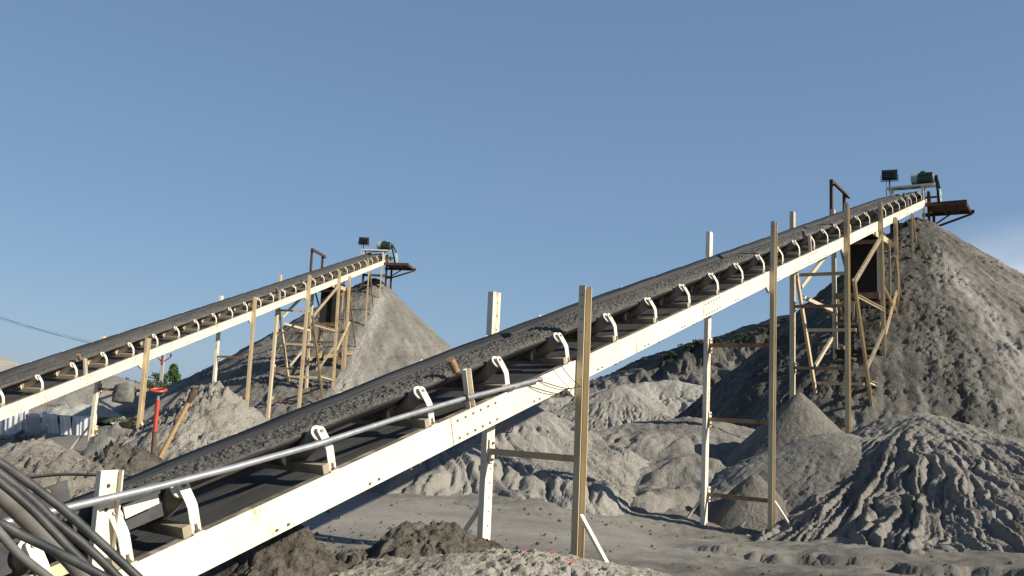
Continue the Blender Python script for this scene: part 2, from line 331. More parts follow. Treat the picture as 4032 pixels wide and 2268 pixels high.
# ------------------------------------------------------------------ mounds and stockpiles
def mound(name, label, cat, apex, zt, slope, ext, res, mat=SAND, seed=1, gully=0.0, gk=9, rough=0.05, rs=2.0, round_=0.3, tone=0.3, tonef=None,
          slopef=None, group=None, stretch=(1, 1, 0), big=0.12, warp=0.0, extra=None, zb=-0.5, ero=None, clod=0.0):
    ax, ay = apex; x0, x1, y0, y1 = ext
    nx = int((x1-x0)/res)+1; ny = int((y1-y0)/res)+1
    X, Y = np.meshgrid(np.linspace(x0, x1, nx), np.linspace(y0, y1, ny))
    wx = X+0.0; wy = Y+0.0
    dx = wx-ax; dy = wy-ay; ca, sa = math.cos(stretch[2]), math.sin(stretch[2])
    ex = (dx*ca+dy*sa)/stretch[0]; ey = (-dx*sa+dy*ca)/stretch[1]
    r = np.hypot(ex, ey)*(1+big*fbm(X*0.45/ (zt*0.4+0.4), Y*0.45/(zt*0.4+0.4), 3, seed)); th = np.arctan2(ex, -ey)   # seam on the far side
    sl = slope if slopef is None else slopef(th)
    rr = np.sqrt(r*r+round_*round_)-round_
    Zm = zt-sl*rr
    if gully > 0:
        amp = gully*sst(round_*0.5, (zt-zb)/np.mean(sl)*0.6, r)
        g = 0; wsum = 1e-6; wob = 0.22*fbm(X*0.9, Y*0.9, 3, seed+5); sp_ = gk            # gk: wanted spacing of the gullies in metres
        for q in range(6):
            f = 4.0*2**q; wt = np.exp(-(np.log2(np.maximum(r, 0.05)/f/sp_*2)/0.75)**2)
            v = np.abs(gn((th+wob/np.maximum(r, 0.5))*f+q*7.3, r*0.30+q*3.1, seed+3+q)); g = g+wt*np.minimum(v, 0.55)**0.8; wsum = wsum+wt
        for q in range(6):
            f = 10.0*2**q; wt = np.exp(-(np.log2(np.maximum(r, 0.05)/f/sp_*5)/0.75)**2)*0.4
            v = np.abs(gn((th+wob/np.maximum(r, 0.5))*f+q*5.3, r*0.7+q*2.1, seed+23+q)); g = g+wt*np.minimum(v, 0.55)**0.8
        Zm = Zm+amp*(g/wsum-0.45)
    if ero is not None:
        Zm = Zm+0.05*fbm(X*0.9, Y*0.9, 2, seed+61)+0.010*gn(X*4.1, Y*4.1, seed+63); Zm = erode(Zm, res, **ero)
    Zm = Zm+rough*(billow(X*rs, Y*rs, 5, seed+11, 0.6)+0.6*fbm(X*rs*0.5, Y*rs*0.5, 2, seed+13))
    if extra is not None: Zm = extra(X, Y, Zm)
    if clod > 0:
        c1 = gn(X*rs*1.7, Y*rs*1.7, seed+51); c2 = gn(X*rs*3.6+5, Y*rs*3.6, seed+52)
        cmk = 0.30+1.0*sst(-0.25, 0.45, fbm(X*rs*0.22, Y*rs*0.22, 3, seed+55)); c3 = gn(X*rs*2.4+3, Y*rs*2.4, seed+56)
        Zm = Zm+clod*cmk*(np.tanh(np.maximum(c1-0.05, 0)*2.2)*0.42+np.tanh(np.maximum(c3-0.1, 0)*2.5)*0.30+np.maximum(c2-0.1, 0)*0.6+0.6*fbm(X*rs*5, Y*rs*5, 2, seed+53))
    G = ground(X, Y)
    ed = np.minimum(np.minimum(X-x0, x1-X)/(x1-x0), np.minimum(Y-y0, y1-Y)/(y1-y0)); Zm = Zm+np.minimum(G-0.25-Zm, 0)*(1-sst(0.0, 0.10, ed))
    tn = np.full(X.shape, tone)+0.16*fbm(X*0.6, Y*0.6, 4, seed+31)
    if tonef is not None: tn = tonef(X, Y, Zm, th, r, tn)
    if warp > 0:
        X2 = X+warp*fbm(X*rs, Y*rs, 3, seed+41); Y2 = Y+warp*fbm(X*rs, Y*rs, 3, seed+43)
    else: X2, Y2 = X, Y
    o = grid_obj(name, X2, Y2, Zm, mat, tn, Zm > G-0.10)
    return tag(o, label, cat, group)

# the two conveyors' frames: start point on the near stringer's top edge, azimuth, incline
class Frame:
    def __init__(s, P0, az, inc):
        s.P0 = np.asarray(P0, float); az = math.radians(az); inc = math.radians(inc)
        s.ch = V(math.sin(az), math.cos(az), 0); s.c = s.ch*math.cos(inc)+V(0, 0, math.sin(inc))
        s.p = V(-math.cos(az), math.sin(az), 0); s.n = V(0, 0, math.cos(inc))-s.ch*math.sin(inc); s.inc = inc
    def __call__(s, a, w=0, n=0): return s.P0+s.c*a+s.p*w+s.n*n
    def hz(s, sh, w, z):          # horizontal distance along, sideways, absolute height
        q = s.P0+s.ch*sh+s.p*w; return V(q[0], q[1], z)
    def ztop(s, sh): return s.P0[2]+sh*math.tan(s.inc)
    def pix(s, x, y, w):          # sight line -> (sh, z) in the vertical plane w
        r = ray(x, y); t = ((s.P0+s.p*w-EYE)@s.p)/(r@s.p); P = EYE+t*r; return (P-s.P0)@s.ch, P[2]
F1 = Frame((-1.690, 5.484, 0.923), 33.61, 15.96)
F2 = Frame((-9.178, 15.985, 1.195), 4.79, 14.31)
WID = 1.10; SH = 0.24; PITCH = 1.145

# members of the lattice tower, measured on the near conveyor: (sh, z) relative to the stringer at trestle C
def rel(F, x, y, w, s0): sh, z = F.pix(x, y, w); return sh-s0, z-F.ztop(s0)
LAT = []
for side, pts in (('near', [((3357, 1100), (3434, 1640), 0.10), ((3467, 930), (3361, 1107), 0.075), ((3373, 1167), (3477, 1222), 0.065), ((3477, 1297), (3410, 1446), 0.06), ((3424, 1506), (3483, 1532), 0.075)]),
                  ('far', [((3138, 1060), (3216, 1545), 0.10), ((3259, 1001), (3159, 1130), 0.075), ((3169, 1171), (3298, 1230), 0.065), ((3294, 1308), (3214, 1442), 0.07)])):
    w = -0.045 if side == 'near' else WID+0.045
    for a, b, wd in pts: LAT.append((w, rel(F1, *a, w, 16.65), rel(F1, *b, w, 16.65), wd))
CROSS = [(rel(F1, 3149, 1083, WID, 16.65)), rel(F1, 3181, 1300, WID, 16.65), rel(F1, 3216, 1508, WID, 16.65)]
RUNGS1 = {'A': [(2102, 1790)], 'B': [(2918, 1361), (2914, 1657), (2905, 1959)], 'C': [(3227, 1206), (3227, 1450), (3227, 1673)]}
RUNGS2 = {'A': [(470, 1535), (445, 1703)], 'B': [(935, 1408), (915, 1565)], 'C': [(1140, 1310), (1115, 1449), (1100, 1578)]}

CH_NEAR = lambda W_, D_, t: [(-W_/2, 0), (W_/2, 0), (W_/2, D_), (W_/2-t, D_), (W_/2-t, t), (-W_/2+t, t), (-W_/2+t, D_), (-W_/2, D_)]
def build_conveyor(F, label, posts, rungs, k0, k1, koff, rusty, skirt):
    root = thing('conveyor', F.hz(14, WID/2, 0), label, 'conveyor', 'twin inclined belt conveyors')
    c, p, n, ch = F.c, F.p, F.n, F.ch
    s0 = (k0-1.2)*PITCH+koff; s1 = 30.9
    # stringers: channels with their flanges turned inward, seams and splice plates with bolts
    for w, dr in ((0, 1), (WID, -1)):
        m = MB(); prof = [(0, 0), (0.065*dr, 0), (0.065*dr, -0.010), (0.008*dr, -0.012), (0.008*dr, -SH+0.012), (0.065*dr, -SH+0.010), (0.065*dr, -SH), (0, -SH)]
        m.prism(prof, F(s0, w), F(s1, w), p, n)
        for sp in (0.35, 1.25, 3.6, 4.95, 6.2, 7.4, 9.6, 11.9, 13, 15.4, 17.6, 21.4, 23.5, 27.6):
            for d in (0, 0.10): m.disc(F(sp+d, w-0.006*dr, -SH+0.035), p, 0.010, 0.014, 6, 1)
            if dr > 0 and sp > 0.5: m.bar(F(sp+0.5, 0.03, -SH-0.03), F(sp+0.5, 0.03, -SH+0.004), c, p, 0.02, 0.02, 1); m.bar(F(sp+0.62, 0.03, -SH-0.025), F(sp+0.62, 0.03, -SH+0.004), c, p, 0.015, 0.015, 1)
        st = m.build('stringer', [CREAM, BOLT], root)
        for q, sp in enumerate((2.32, 8.25, 14.05, 19.95, 25.9)):
            m = MB(); wo = w-0.004*dr
            m.box(F(sp+0.33, wo, -SH/2), c*0.36, n*(SH/2-0.004), p*0.004)
            for i in range(6):
                for rw in ((-0.045, -0.195)): m.disc(F(sp+0.05+i*0.115, w-0.012*dr, rw), p, 0.0115, 0.012, 6, 1)
            m.build('splice_plate', [CREAM, BOLT], st)
    # belts
    def strip(name, prof, sa, sb, ns, wob=0.0, thick=0.012):
        S = np.linspace(sa, sb, ns); pw = np.array(prof); L = np.concatenate([[0], np.cumsum(np.hypot(*np.diff(pw, axis=0).T))])
        fw = np.interp(S if skirt else S*0+10, [-2, 0, 0.8, 3.3, 6.4, 27, 30.7], [0.15, 0.28, 0.45, 0.82, 1.02, 1.05, 0.6])
        pr = np.vstack([pw, pw[::-1]-np.array([0, thick])]); Lu = np.concatenate([L, L[::-1]])
        pr = np.vstack([pr, pr[:1]]); Lu = np.append(Lu, Lu[0])
        sag = wob*np.sin((S-koff)/PITCH*2*math.pi-1.57)
        P = F.P0+S[:, None, None]*c+pr[None, :, 0:1]*p+(np.where(pr[None, :, 0:1] > 0.6, 0.157+(pr[None, :, 1:2]-0.157)*(fw[:, None, None] if 'carry' in name else 1.0), pr[None, :, 1:2])+sag[:, None, None])*n
        UV = np.stack([np.broadcast_to(S[:, None]*0.10, (ns, len(pr))), np.broadcast_to(Lu[None]*14, (ns, len(pr)))], -1)
        return grid_obj(name, P[..., 0], P[..., 1], P[..., 2], BELT, parent=root, uv=UV)
    bs = s0-1.5
    wing = [(0.205, 0.272), (0.25, 0.243), (0.31, 0.205), (0.365, 0.174), (0.42, 0.160), (0.55, 0.157), (0.68, 0.160), (0.735, 0.178), (0.79, 0.222), (0.86, 0.275), (0.935, 0.330)]
    strip('carrying_belt', wing, bs, 30.7, 260, 0.003)
    strip('return_belt', [(0.10, -0.075), (0.35, -0.080), (0.75, -0.080), (1.0, -0.075)], bs, 30.7, 120)
    # idlers
    def idler_meshes():
        O = np.zeros(3); Pt = lambda w, nn, s=0.0: c*s+p*w+n*nn
        m = MB(); m.bar(Pt(0.015, 0.036), Pt(1.085, 0.036), c, n, 0.062, 0.068)
        for w in (0.372, 0.728): m.bar(Pt(w, 0.0), Pt(w, 0.165), c, p, 0.06, 0.012)
        fr = m
        def brk(w0, dr, f=1.0):
            m = MB(); path = [(0.022, 0.0), (0.022, 0.165*(0.4+0.6*f)), (0.034, 0.198*(0.4+0.6*f)), (0.080, 0.105+0.183*f)]; tp = 0.105+0.183*f
            for (a, b) in zip(path[:-1], path[1:]):
                A = Pt(w0+dr*a[0], a[1], 0.062); B = Pt(w0+dr*b[0], b[1], 0.062); d = (B-A)/np.linalg.norm(B-A); e = np.cross(d, c)
                m.bar(A-d*0.002, B+d*0.003, c, e, 0.069, 0.010)
            m.disc(Pt(w0+dr*0.080, tp, 0.062), np.cross(c, Pt(dr*0.046, 0.090)), 0.035, 0.0105, 14); m.disc(Pt(w0+dr*0.074, tp, 0.062), np.cross(c, Pt(dr*0.046, 0.090)), 0.014, 0.022, 8, 1)
            m.bar(Pt(w0-dr*0.005, 0.005, 0.062), Pt(w0+dr*0.06, 0.005, 0.062), c, n, 0.075, 0.010)
            m.disc(Pt(w0+dr*0.012, 0.035, 0.062), n, 0.009, 0.05, 8, 1); m.disc(Pt(w0+dr*0.012, 0.018, 0.062), n, 0.016, 0.014, 6, 1)
            return m
        def rol(a, b):
            m = MB(); d = (b-a)/np.linalg.norm(b-a); m.tube([a, a+d*0.004, b-d*0.004, b], [0.061, 0.066, 0.066, 0.061], 24)
            m.tube([a-d*0.018, b+d*0.018], 0.011, 8, 1)
            for q in (a, b): m.tube([q-d*0.004, q+d*0.004], 0.063, 24, 2)
            return m
        return fr, brk(0, 1), brk(WID, -1), rol(Pt(0.108, 0.268, 0.062), Pt(0.352, 0.090, 0.062)), rol(Pt(0.388, 0.094), Pt(0.712, 0.094)), rol(Pt(0.992, 0.268, 0.062), Pt(0.748, 0.090, 0.062)), (lambda f: brk(WID, -1, f)), (lambda f: rol(Pt(0.992, 0.085+0.183*f, 0.062), Pt(0.748, 0.085, 0.062)))
    parts = idler_meshes(); first = None
    ss = [koff-0.45*j for j in (3, 2, 1)] if skirt else [koff+k*PITCH for k in range(k0, 0)]
    for sk in ss+[koff+k*PITCH for k in range(0, k1+1)]:
        P = F(sk-0.062)
        if first is None:
            fr = parts[0].build('idler_frame', DIRTY_SHADED, root, np.zeros(3)); first = fr
            kids = [parts[1].build('side_bracket', [CREAM, BOLT], None, np.zeros(3)), parts[2].build('side_bracket', [CREAM, BOLT], None, np.zeros(3))]
            kids += [q.build('roller', [ROLLER, BOLT, CREAM], None, np.zeros(3)) for q in parts[3:6]]
            for q in kids: q.parent = fr; q.location = (0, 0, 0)
            if skirt:       # keep unlinked masters for the copies
                far_b, far_r = kids[1], kids[4]; ms_ = []
                for q in kids: d = q.copy(); d.parent = None; ms_.append(d)
                kids = ms_; far_b, far_r = kids[1], kids[4]
        else:
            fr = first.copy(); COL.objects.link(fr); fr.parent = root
            for q in kids:
                d = q.copy(); COL.objects.link(d); d.parent = fr
        if skirt and sk < 5:            # transition idlers at the tail: the far wing lies flatter there
            f = float(np.interp(sk, [-2, 0, 0.8, 3.3, 6.4], [0.15, 0.26, 0.42, 0.80, 1.0])); ch_ = [o for o in fr.children]
            for o in ch_: 
                if o.data == far_b.data or o.data == far_r.data: bpy.data.objects.remove(o)
            for q, mt in ((parts[6](f), [CREAM, BOLT]), (parts[7](f), [ROLLER, BOLT, CREAM])):
                o = q.build('side_bracket' if mt[0] is CREAM else 'roller', mt, None, np.zeros(3)); o.parent = fr; o.location = (0, 0, 0)
        fr.location = Vector(P-wloc(root))
    # belt-edge guide rollers on stub posts
    for sg in (2.62, 14.35, 26.6):
        m = MB(); m.prism(CH_NEAR(0.075, 0.05, 0.007), F(sg, 0.05, 0), F(sg, 0.05, 0.34), c, -p)
        gr = m.build('guide_roller_post', CREAM, root)
        m = MB(); a = F(sg-0.02, 0.12, 0.32); b = a+(n*0.9-c*0.55-p*0.1)*0.145
        m.tube([a, a+(b-a)*0.04, a+(b-a)*0.45, a+(b-a)*0.55, b], [0.03, 0.034, 0.034, 0.036, 0.036], 14); m.tube([a-(b-a)*0.3, a], 0.012, 8)
        m.build('guide_roller', ROLLER if sg > 9 else RUSTROLL, gr)
    # trestles
    def post(parent, sh, w, zt, zb, near, mat, lean=0.0, Wd=0.15, Dp=0.075, name='post'):
        m = MB(); e = -p if near else p; w0 = w-0.008 if near else w+0.008
        A = F.hz(sh-lean, w0, zb); B = F.hz(sh, w0, zt)
        m.prism(CH_NEAR(Wd, Dp, 0.009), A, B, ch, e)
        if not near:
            for i in range(26):
                z = zt-0.12-i*0.155
                if z < zb+0.1: break
                m.disc(F.hz(sh+0.012-lean*(zt-z)/(zt-zb), w0-0.001, z), p, 0.010, 0.004, 8, 1)
        else:
            for i in range(4): m.disc(F.hz(sh-Wd/2-lean*0.05, w0-0.04, zt-0.1-0.13*i), ch, 0.009, 0.004, 8, 1)
        return m.build(name, [mat, HOLE], parent)
    names = ['A', 'B', 'C', 'D', 'E']
    for nm in names:
        sn, sf, ztn, ztf, zb, leann, leanf = posts[nm]
        tr = bpy.data.objects.new('trestle', None); COL.objects.link(tr); tr.parent = root; o = F.hz(sn, WID/2, zb); tr.location = Vector(o-wloc(root)); WL[tr] = o
        mt = [CREAM2, CREAM2, CREAM3, CREAM3, CREAM3][names.index(nm)] if rusty == 0 else CREAM3
        wd_, dp_ = (0.15, 0.075) if nm in 'AB' else (0.175, 0.09)
        post(tr, sn, 0, ztn, zb-0.5, True, mt, leann, wd_, dp_); post(tr, sf, WID, ztf, zb-0.5, False, CREAM if nm in 'AB' else CREAM2, leanf, wd_, dp_)
        for px in rungs.get(nm, []):
            z = F.pix(*px, WID/2)[1]; m = MB(); sm = (sn+sf)/2
            m.prism([(-0.03, -0.035), (0.03, -0.035), (0.03, -0.028), (-0.023, -0.028), (-0.023, 0.035), (-0.03, 0.035)], F.hz(sn-0.03, -0.02, z), F.hz(sf-0.03, WID-0.004, z), ch, V(0, 0, 1))
            rg = m.build('rung', RUSTBAR if nm != 'A' or rusty else CREAM3, tr)
            m = MB(); m.box(F.hz(sf, WID-0.012, z), ch*0.05, V(0, 0, 0.13), p*0.005)
            for dz in (-0.09, 0.09): m.disc(F.hz(sf, WID-0.028, z+dz), p, 0.016, 0.026, 6, 1)
            m.build('gusset_plate', [CREAM, BOLT], rg)
        if nm in 'AB':
            for near in (True, False):
                w0 = -0.05 if near else WID+0.05; sg = -1 if near else 1; zt = zb+0.62
                m = MB(); m.bar(F.hz(sn if near else sf, w0+sg*0.02, zt), F.hz((sn if near else sf), w0+sg*0.62, zb-0.22), ch, V(0, 0, 1)*0.7-p*sg*0.7*-1, 0.065, 0.03)
                m.build('foot_strut', CREAM, tr)
        if nm in 'AB' or nm == 'C':   # cleat that carries the stringer
            for w, sg, sh in ((0, -1, sn), (WID, 1, sf)):
                m = MB(); z = F.ztop(sh)-SH*1.04
                m.prism([(0, -0.16), (0, 0), (-0.15, -0.045), (-0.15, -0.09)], F.hz(sh-0.075, w-sg*0.004, z), F.hz(sh-0.075, w-sg*0.05, z), ch, V(0, 0, 1)); m.build('stringer_cleat', CREAM, tr)
        if nm in 'DE':
            zs = F.ztop(sn)
            for dz, h, mt2 in (((-0.55, 0.10, RUSTBAR), (-2.0, 0.16, RUSTBAR), (-2.75, 0.09, RUSTBAR), (-3.5, 0.12, DARK)) if nm == 'D' else ((-0.9, 0.16, CREAM3), (-2.6, 0.12, RUSTBAR), (-3.8, 0.10, RUSTBAR))):
                m = MB(); m.bar(F.hz(sn, -0.02, zs+dz), F.hz(sf, WID+0.004, zs+dz), ch, V(0, 0, 1), 0.07, h); m.build('cross_beam', mt2, tr)
        if nm == 'C':
            zs = F.ztop(16.65)+(0 if F is F1 else F.ztop(sn)-F.ztop(16.65)); q0 = sn
            for w, a, b, wd in LAT:
                m = MB(); A = F.hz(q0+a[0], w, zs+a[1]); B = F.hz(q0+b[0], w, zs+b[1]); d = (B-A)/np.linalg.norm(B-A); e = np.cross(d, p)
                m.prism(CH_NEAR(wd*1.3, 0.06, 0.008), A, B, e, -p if w < 0.5 else p); m.build('brace', CREAM2 if wd < 0.09 else CREAM3, tr)
            for a in CROSS:
                m = MB(); m.bar(F.hz(q0+a[0], -0.01, zs+a[1]), F.hz(q0+a[0], WID+0.01, zs+a[1]), ch, V(0, 0, 1), 0.06, 0.075); m.build('rung', CREAM3, tr)
    # take-up counterweight under the belt
    zs = F.ztop(21.7)
    cw = MB(); cw.box(F.hz(21.7, WID/2, zs-1.50), ch*0.32, p*0.36, V(0, 0, 0.80)); cw.box(F.hz(21.7, WID/2, zs-0.68), ch*0.36, p*0.42, V(0, 0, 0.04))
    cwo = cw.build('counterweight_box', DARK, root)
    m = MB()
    for d in (-0.45, 0.45): m.tube([F.hz(21.7+d, WID/2-0.4, zs-0.52), F.hz(21.7+d, WID/2+0.4, zs-0.52)], 0.10, 18)
    m.bar(F.hz(21.1, WID/2, zs-0.40), F.hz(22.3, WID/2, zs-0.40), p, V(0, 0, 1), 0.9, 0.08)
    m.build('takeup_pulley', DARK, cwo)
    m = MB(); m.bar(F.hz(20.3, 0.12, zs-0.62), F.hz(23.0, 0.12, zs-0.50), p, V(0, 0, 1), 0.06, 0.16); m.bar(F.hz(20.3, WID-0.12, zs-0.62), F.hz(23.0, WID-0.12, zs-0.50), p, V(0, 0, 1), 0.06, 0.16); m.build('takeup_guide', CREAM3, root)
    for a, b, wd, mt2 in ((F.hz(22.35, 0.06, zs-0.5), F.hz(22.35, 0.06, zs-5.2), 0.08, CREAM3), (F.hz(22.35, WID-0.06, zs-0.5), F.hz(22.35, WID-0.06, zs-4.6), 0.08, CREAM3), (F.hz(21.2, 0.06, zs-0.5), F.hz(21.2, 0.06, zs-4.9), 0.07, DARK),
                          (F.hz(20.62, WID+0.05, zs-0.35), F.hz(22.6, WID+0.05, zs-1.9), 0.085, CREAM2), (F.hz(22.75, -0.05, zs-1.95), F.hz(21.0, -0.05, zs-3.3), 0.085, CREAM3), (F.hz(20.75, WID+0.05, zs-2.3), F.hz(22.7, WID+0.05, zs-3.4), 0.08, CREAM3), (F.hz(20.7, -0.05, zs-2.05), F.hz(22.7, -0.05, zs-2.55), 0.085, CREAM3)):
        m = MB(); d = (b-a)/np.linalg.norm(b-a); m.prism(CH_NEAR(wd, 0.05, 0.008), a, b, np.cross(d, p), -p); m.build('tower_member', mt2, root)
    m = MB(); m.bar(F.hz(20.7, WID-0.1, zs-3.75), F.hz(23.3, -0.15, zs-3.3), V(0, 0, 1), ch, 0.16, 0.04); m.build('loose_plank', RUSTBAR, root)
    # braces that run from the last posts into the pile
    for w, sh, dz, sh2, dz2 in ((-0.05, 22.6, -1.2, 24.3, -3.6), (-0.05, 25.6, -0.2, 25.55, -3.0), (WID+0.05, 25.6, -0.2, 25.6, -2.2), (-0.05, 25.8, -0.25, 26.9, -1.9), (-0.05, 28.2, -0.2, 28.1, -1.9), (WID+0.05, 22.8, -0.3, 24.0, -2.4)):
        m = MB(); A = F.hz(sh, w, F.ztop(sh)+dz); B = F.hz(sh2, w, F.ztop(sh)+dz2); d = (B-A)/np.linalg.norm(B-A)
        m.prism(CH_NEAR(0.08, 0.05, 0.007), A, B, np.cross(d, p), -p); m.build('pile_brace', CREAM3, root)
    # rusty frame beyond the far side
    m = MB(); zt = F.ztop(20.79)+1.25
    for sh in (20.79, 22.35): m.prism(CH_NEAR(0.13, 0.075, 0.01), F.hz(sh, WID+0.11, F.ztop(sh)-0.3), F.hz(sh, WID+0.11, zt), ch, p)
    m.prism([(0, 0), (0.08, 0), (0.08, 0.012), (0.012, 0.012), (0.012, 0.14), (0, 0.14)], F.hz(20.70, WID+0.10, zt-0.15), F.hz(22.60, WID+0.10, zt-0.15), -p, V(0, 0, 1))
    m.build('rusty_frame', RUST, root)
    # head: pulley, bearing blocks, motor bridge, motor, belt drive, platform
    m = MB(); hp = F(31.0, WID/2, 0.02); m.tube([hp-p*0.42, hp+p*0.42], 0.17, 24); m.tube([hp-p*0.98, hp+p*0.62], 0.035, 12)
    pu = m.build('head_pulley', DARK, root)
    for w in (-0.02, WID+0.02): m = MB(); m.box(F(31.0, w, 0.02), c*0.10, p*0.05, n*0.09); m.box(F(31.0, w, -0.10), c*0.30, p*0.06, n*0.035); m.build('bearing_block', CREAM3, pu)
    m = MB(); w = -0.36; q = F(31.0, w, 0.02); m.tube([q-p*0.05, q+p*0.05], 0.29, 26); m.tube([q-p*0.07, q+p*0.07], 0.08, 14); m.build('drive_pulley', PALEGREEN, pu)
    sh0 = 28.75; zb_ = F.ztop(sh0)+0.57
    m = MB()
    m.prism(CH_NEAR(0.14, 0.07, 0.01), F.hz(sh0, -0.34, zb_), F.hz(sh0, WID+0.10, zb_), ch, V(0, 0, -1))
    m.prism(CH_NEAR(0.10, 0.05, 0.01), F.hz(sh0+0.35, -0.34, zb_), F.hz(sh0+0.35, WID+0.10, zb_), ch, V(0, 0, -1))
    for d in (0, 0.35): m.bar(F.hz(sh0+d, 0.03, F.ztop(sh0+d)-0.005), F.hz(sh0+d, 0.03, zb_-0.012), ch, p, 0.07, 0.07)
    for d in (0, 0.35): m.bar(F.hz(sh0+d, WID-0.03, F.ztop(sh0+d)-0.005), F.hz(sh0+d, WID-0.03, zb_-0.012), ch, p, 0.07, 0.07)
    br = m.build('motor_bridge', CREAM, root)
    mc = F.hz(sh0+0.17, 0.04, zb_+0.24)
    m = MB(); m.tube([mc+p*0.16, mc-p*0.34], 0.185, 24)
    for i in range(20):
        a = i*2*math.pi/20; d = ch*math.cos(a)+V(0, 0, 1)*math.sin(a); m.bar(mc+d*0.195+p*0.13, mc+d*0.195-p*0.30, np.cross(d, p), d, 0.010, 0.035)
    m.tube([mc-p*0.34, mc-p*0.38], [0.20, 0.15], 24); m.tube([mc-p*0.38, mc-p*0.48], 0.03, 10); m.box(mc-V(0, 0, 0.225), ch*0.17, p*0.20, V(0, 0, 0.012))
    m.box(mc+V(0, 0, 0.22), ch*0.06, p*0.08, V(0, 0, 0.035)); m.bar(mc+V(0, 0, 0.25), mc+V(0, 0, 0.31), ch, p, 0.02, 0.02)
    mo = m.build('drive_motor', GREEN, root)
    m = MB(); m.tube([mc+p*0.16, mc+p*0.34, mc+p*0.37], [0.20, 0.20, 0.16], 24); m.build('fan_cover', PALEGREEN, mo)
    a = mc-p*0.42; m = MB(); m.tube([a-p*0.05, a+p*0.05], 0.09, 16); m.build('motor_pulley', DARK, mo)
    b = F(31.0, -0.36, 0.02); b = b+p*((a-b)@p); m = MB(); d = (b-a)/np.linalg.norm(b-a); e = np.cross(d, p)
    for sg, (ra, rb) in ((1, (0.09, 0.29)), (-1, (0.09, 0.29))): m.bar(a+e*sg*ra, b+e*sg*rb, p, e, 0.07, 0.02)
    m.build('drive_belt', BLACKP, mo)
    m = MB(); m.tube([F.hz(sh0, WID, zb_-0.1), F.hz(sh0, WID-0.02, zb_-0.02), F.hz(sh0, 0.9, zb_-0.07), F.hz(sh0, 0.5, zb_-0.14), F.hz(sh0, 0.2, zb_-0.1), F.hz(sh0+0.1, 0.0, zb_+0.1)], 0.014, 6); m.tube([F.hz(sh0, WID+0.06, zb_-0.03), F.hz(sh0-0.1, WID+0.10, zb_-0.12), F.hz(sh0-0.12, WID+0.08, zb_-0.7)], 0.016, 6); m.build('motor_cable', BLACKP, mo)
    # walkway platform at the head, near side
    sa, sb = 28.9, 30.5; zp = F.ztop(sa)-0.16; wo = -1.28
    m = MB(); m.box(F.hz((sa+sb)/2, wo/2-0.02, zp), ch*(sb-sa)/2, p*(-wo/2), V(0, 0, 0.012))
    for wv in (-0.1, -0.5, -0.9, -1.26): m.bar(F.hz(sa, wv, zp-0.045), F.hz(sb, wv, zp-0.045), p, V(0, 0, 1), 0.05, 0.07)
    m.bar(F.hz(sa, -0.02, zp-0.02), F.hz(sa, wo-0.04, zp-0.02), ch, V(0, 0, 1), 0.06, 0.13); m.bar(F.hz(sb, 0.3, zp-0.05), F.hz(sb, wo-0.12, zp-0.05), ch, V(0, 0, 1), 0.06, 0.13)
    pf = m.build('head_platform', RUST, root)
    m = MB(); m.bar(F.hz(sb, wo-0.05, zp-0.12), F.hz(sb, -0.05, zp-0.55), ch, V(0, 0, 1), 0.05, 0.08); m.build('platform_brace', REDRUST, pf)
    m = MB(); m.bar(F.hz(sa+0.8, wo+0.3, zp-0.08), F.hz(sa+0.6, -0.05, zp-0.75), ch, V(0, 0, 1), 0.05, 0.06); m.build('platform_brace', RUST, pf)
    for w in (-0.06, WID+0.06):
        for sh in (29.15, 30.35):
            m = MB(); m.prism(CH_NEAR(0.15, 0.08, 0.012), F.hz(sh, w, zp-(1.35 if sh > 30 else 0.9)-0.3), F.hz(sh, w, zp+(0.5 if sh < 30 else 0.25)), ch, -p); m.build('head_post', RUST, pf)
    m = MB(); m.bar(F.hz(28.3, -0.03, zp-0.74), F.hz(30.6, -0.03, zp-0.52), p, V(0, 0, 1), 0.06, 0.13); m.bar(F.hz(29.15, -0.05, zp-0.62), F.hz(29.15, WID+0.05, zp-0.62), ch, V(0, 0, 1), 0.06, 0.12); m.build('head_beam', RUST, pf)
    if skirt:
        m = MB(); m.prism(CH_NEAR(0.135, 0.045, 0.009), F.hz(-0.78, 0.085, 0.66), F.hz(-0.78, 0.085, 1.255), F.ch, -p)
        for h in (0.86, 1.04, 1.17): m.disc(F.hz(-0.775, 0.075, h), p, 0.011, 0.006, 10, 1)
        sp = m.build('skirt_post', [CREAM, HOLE], root)
        m = MB(); m.bar(F(-0.60, 0.10, 0.265), F(-0.38, 0.10, 0.275), n, p, 0.075, 0.012); m.build('skirt_arm', CREAM, sp)
        m = MB(); m.box(F(-0.58, 0.19, 0.235), c*0.27, n*0.11, p*0.008); m.build('skirt_rubber', SKIRT, sp)
        m = MB(); m.box(F(-1.55, 0.19, 0.28), c*0.50, n*0.12, p*0.006); m.build('skirt_board', SKIRT, sp)
        m = MB(); m.box(F(-1.40, 0.93, 0.235), c*0.95, n*0.09, p*0.006); m.build('skirt_board', SKIRT, sp)
        m = MB(); m.bar(F(-0.95, 0.92, 0.325), F(-0.62, 0.92, 0.345), n, p, 0.03, 0.03); m.disc(F(-0.60, 0.90, 0.30), p, 0.022, 0.02, 8); m.build('rusty_bar', RUSTROLL, sp)
        m = MB(); m.bar(F(-2.6, 0.07, 0.13), F(-0.95, 0.07, 0.12), n, p, 0.07, 0.05); m.build('rusty_rail', CREAM3, sp)
    return root
def ztp(F, x, y, w): return F.pix(x, y, w)[1]
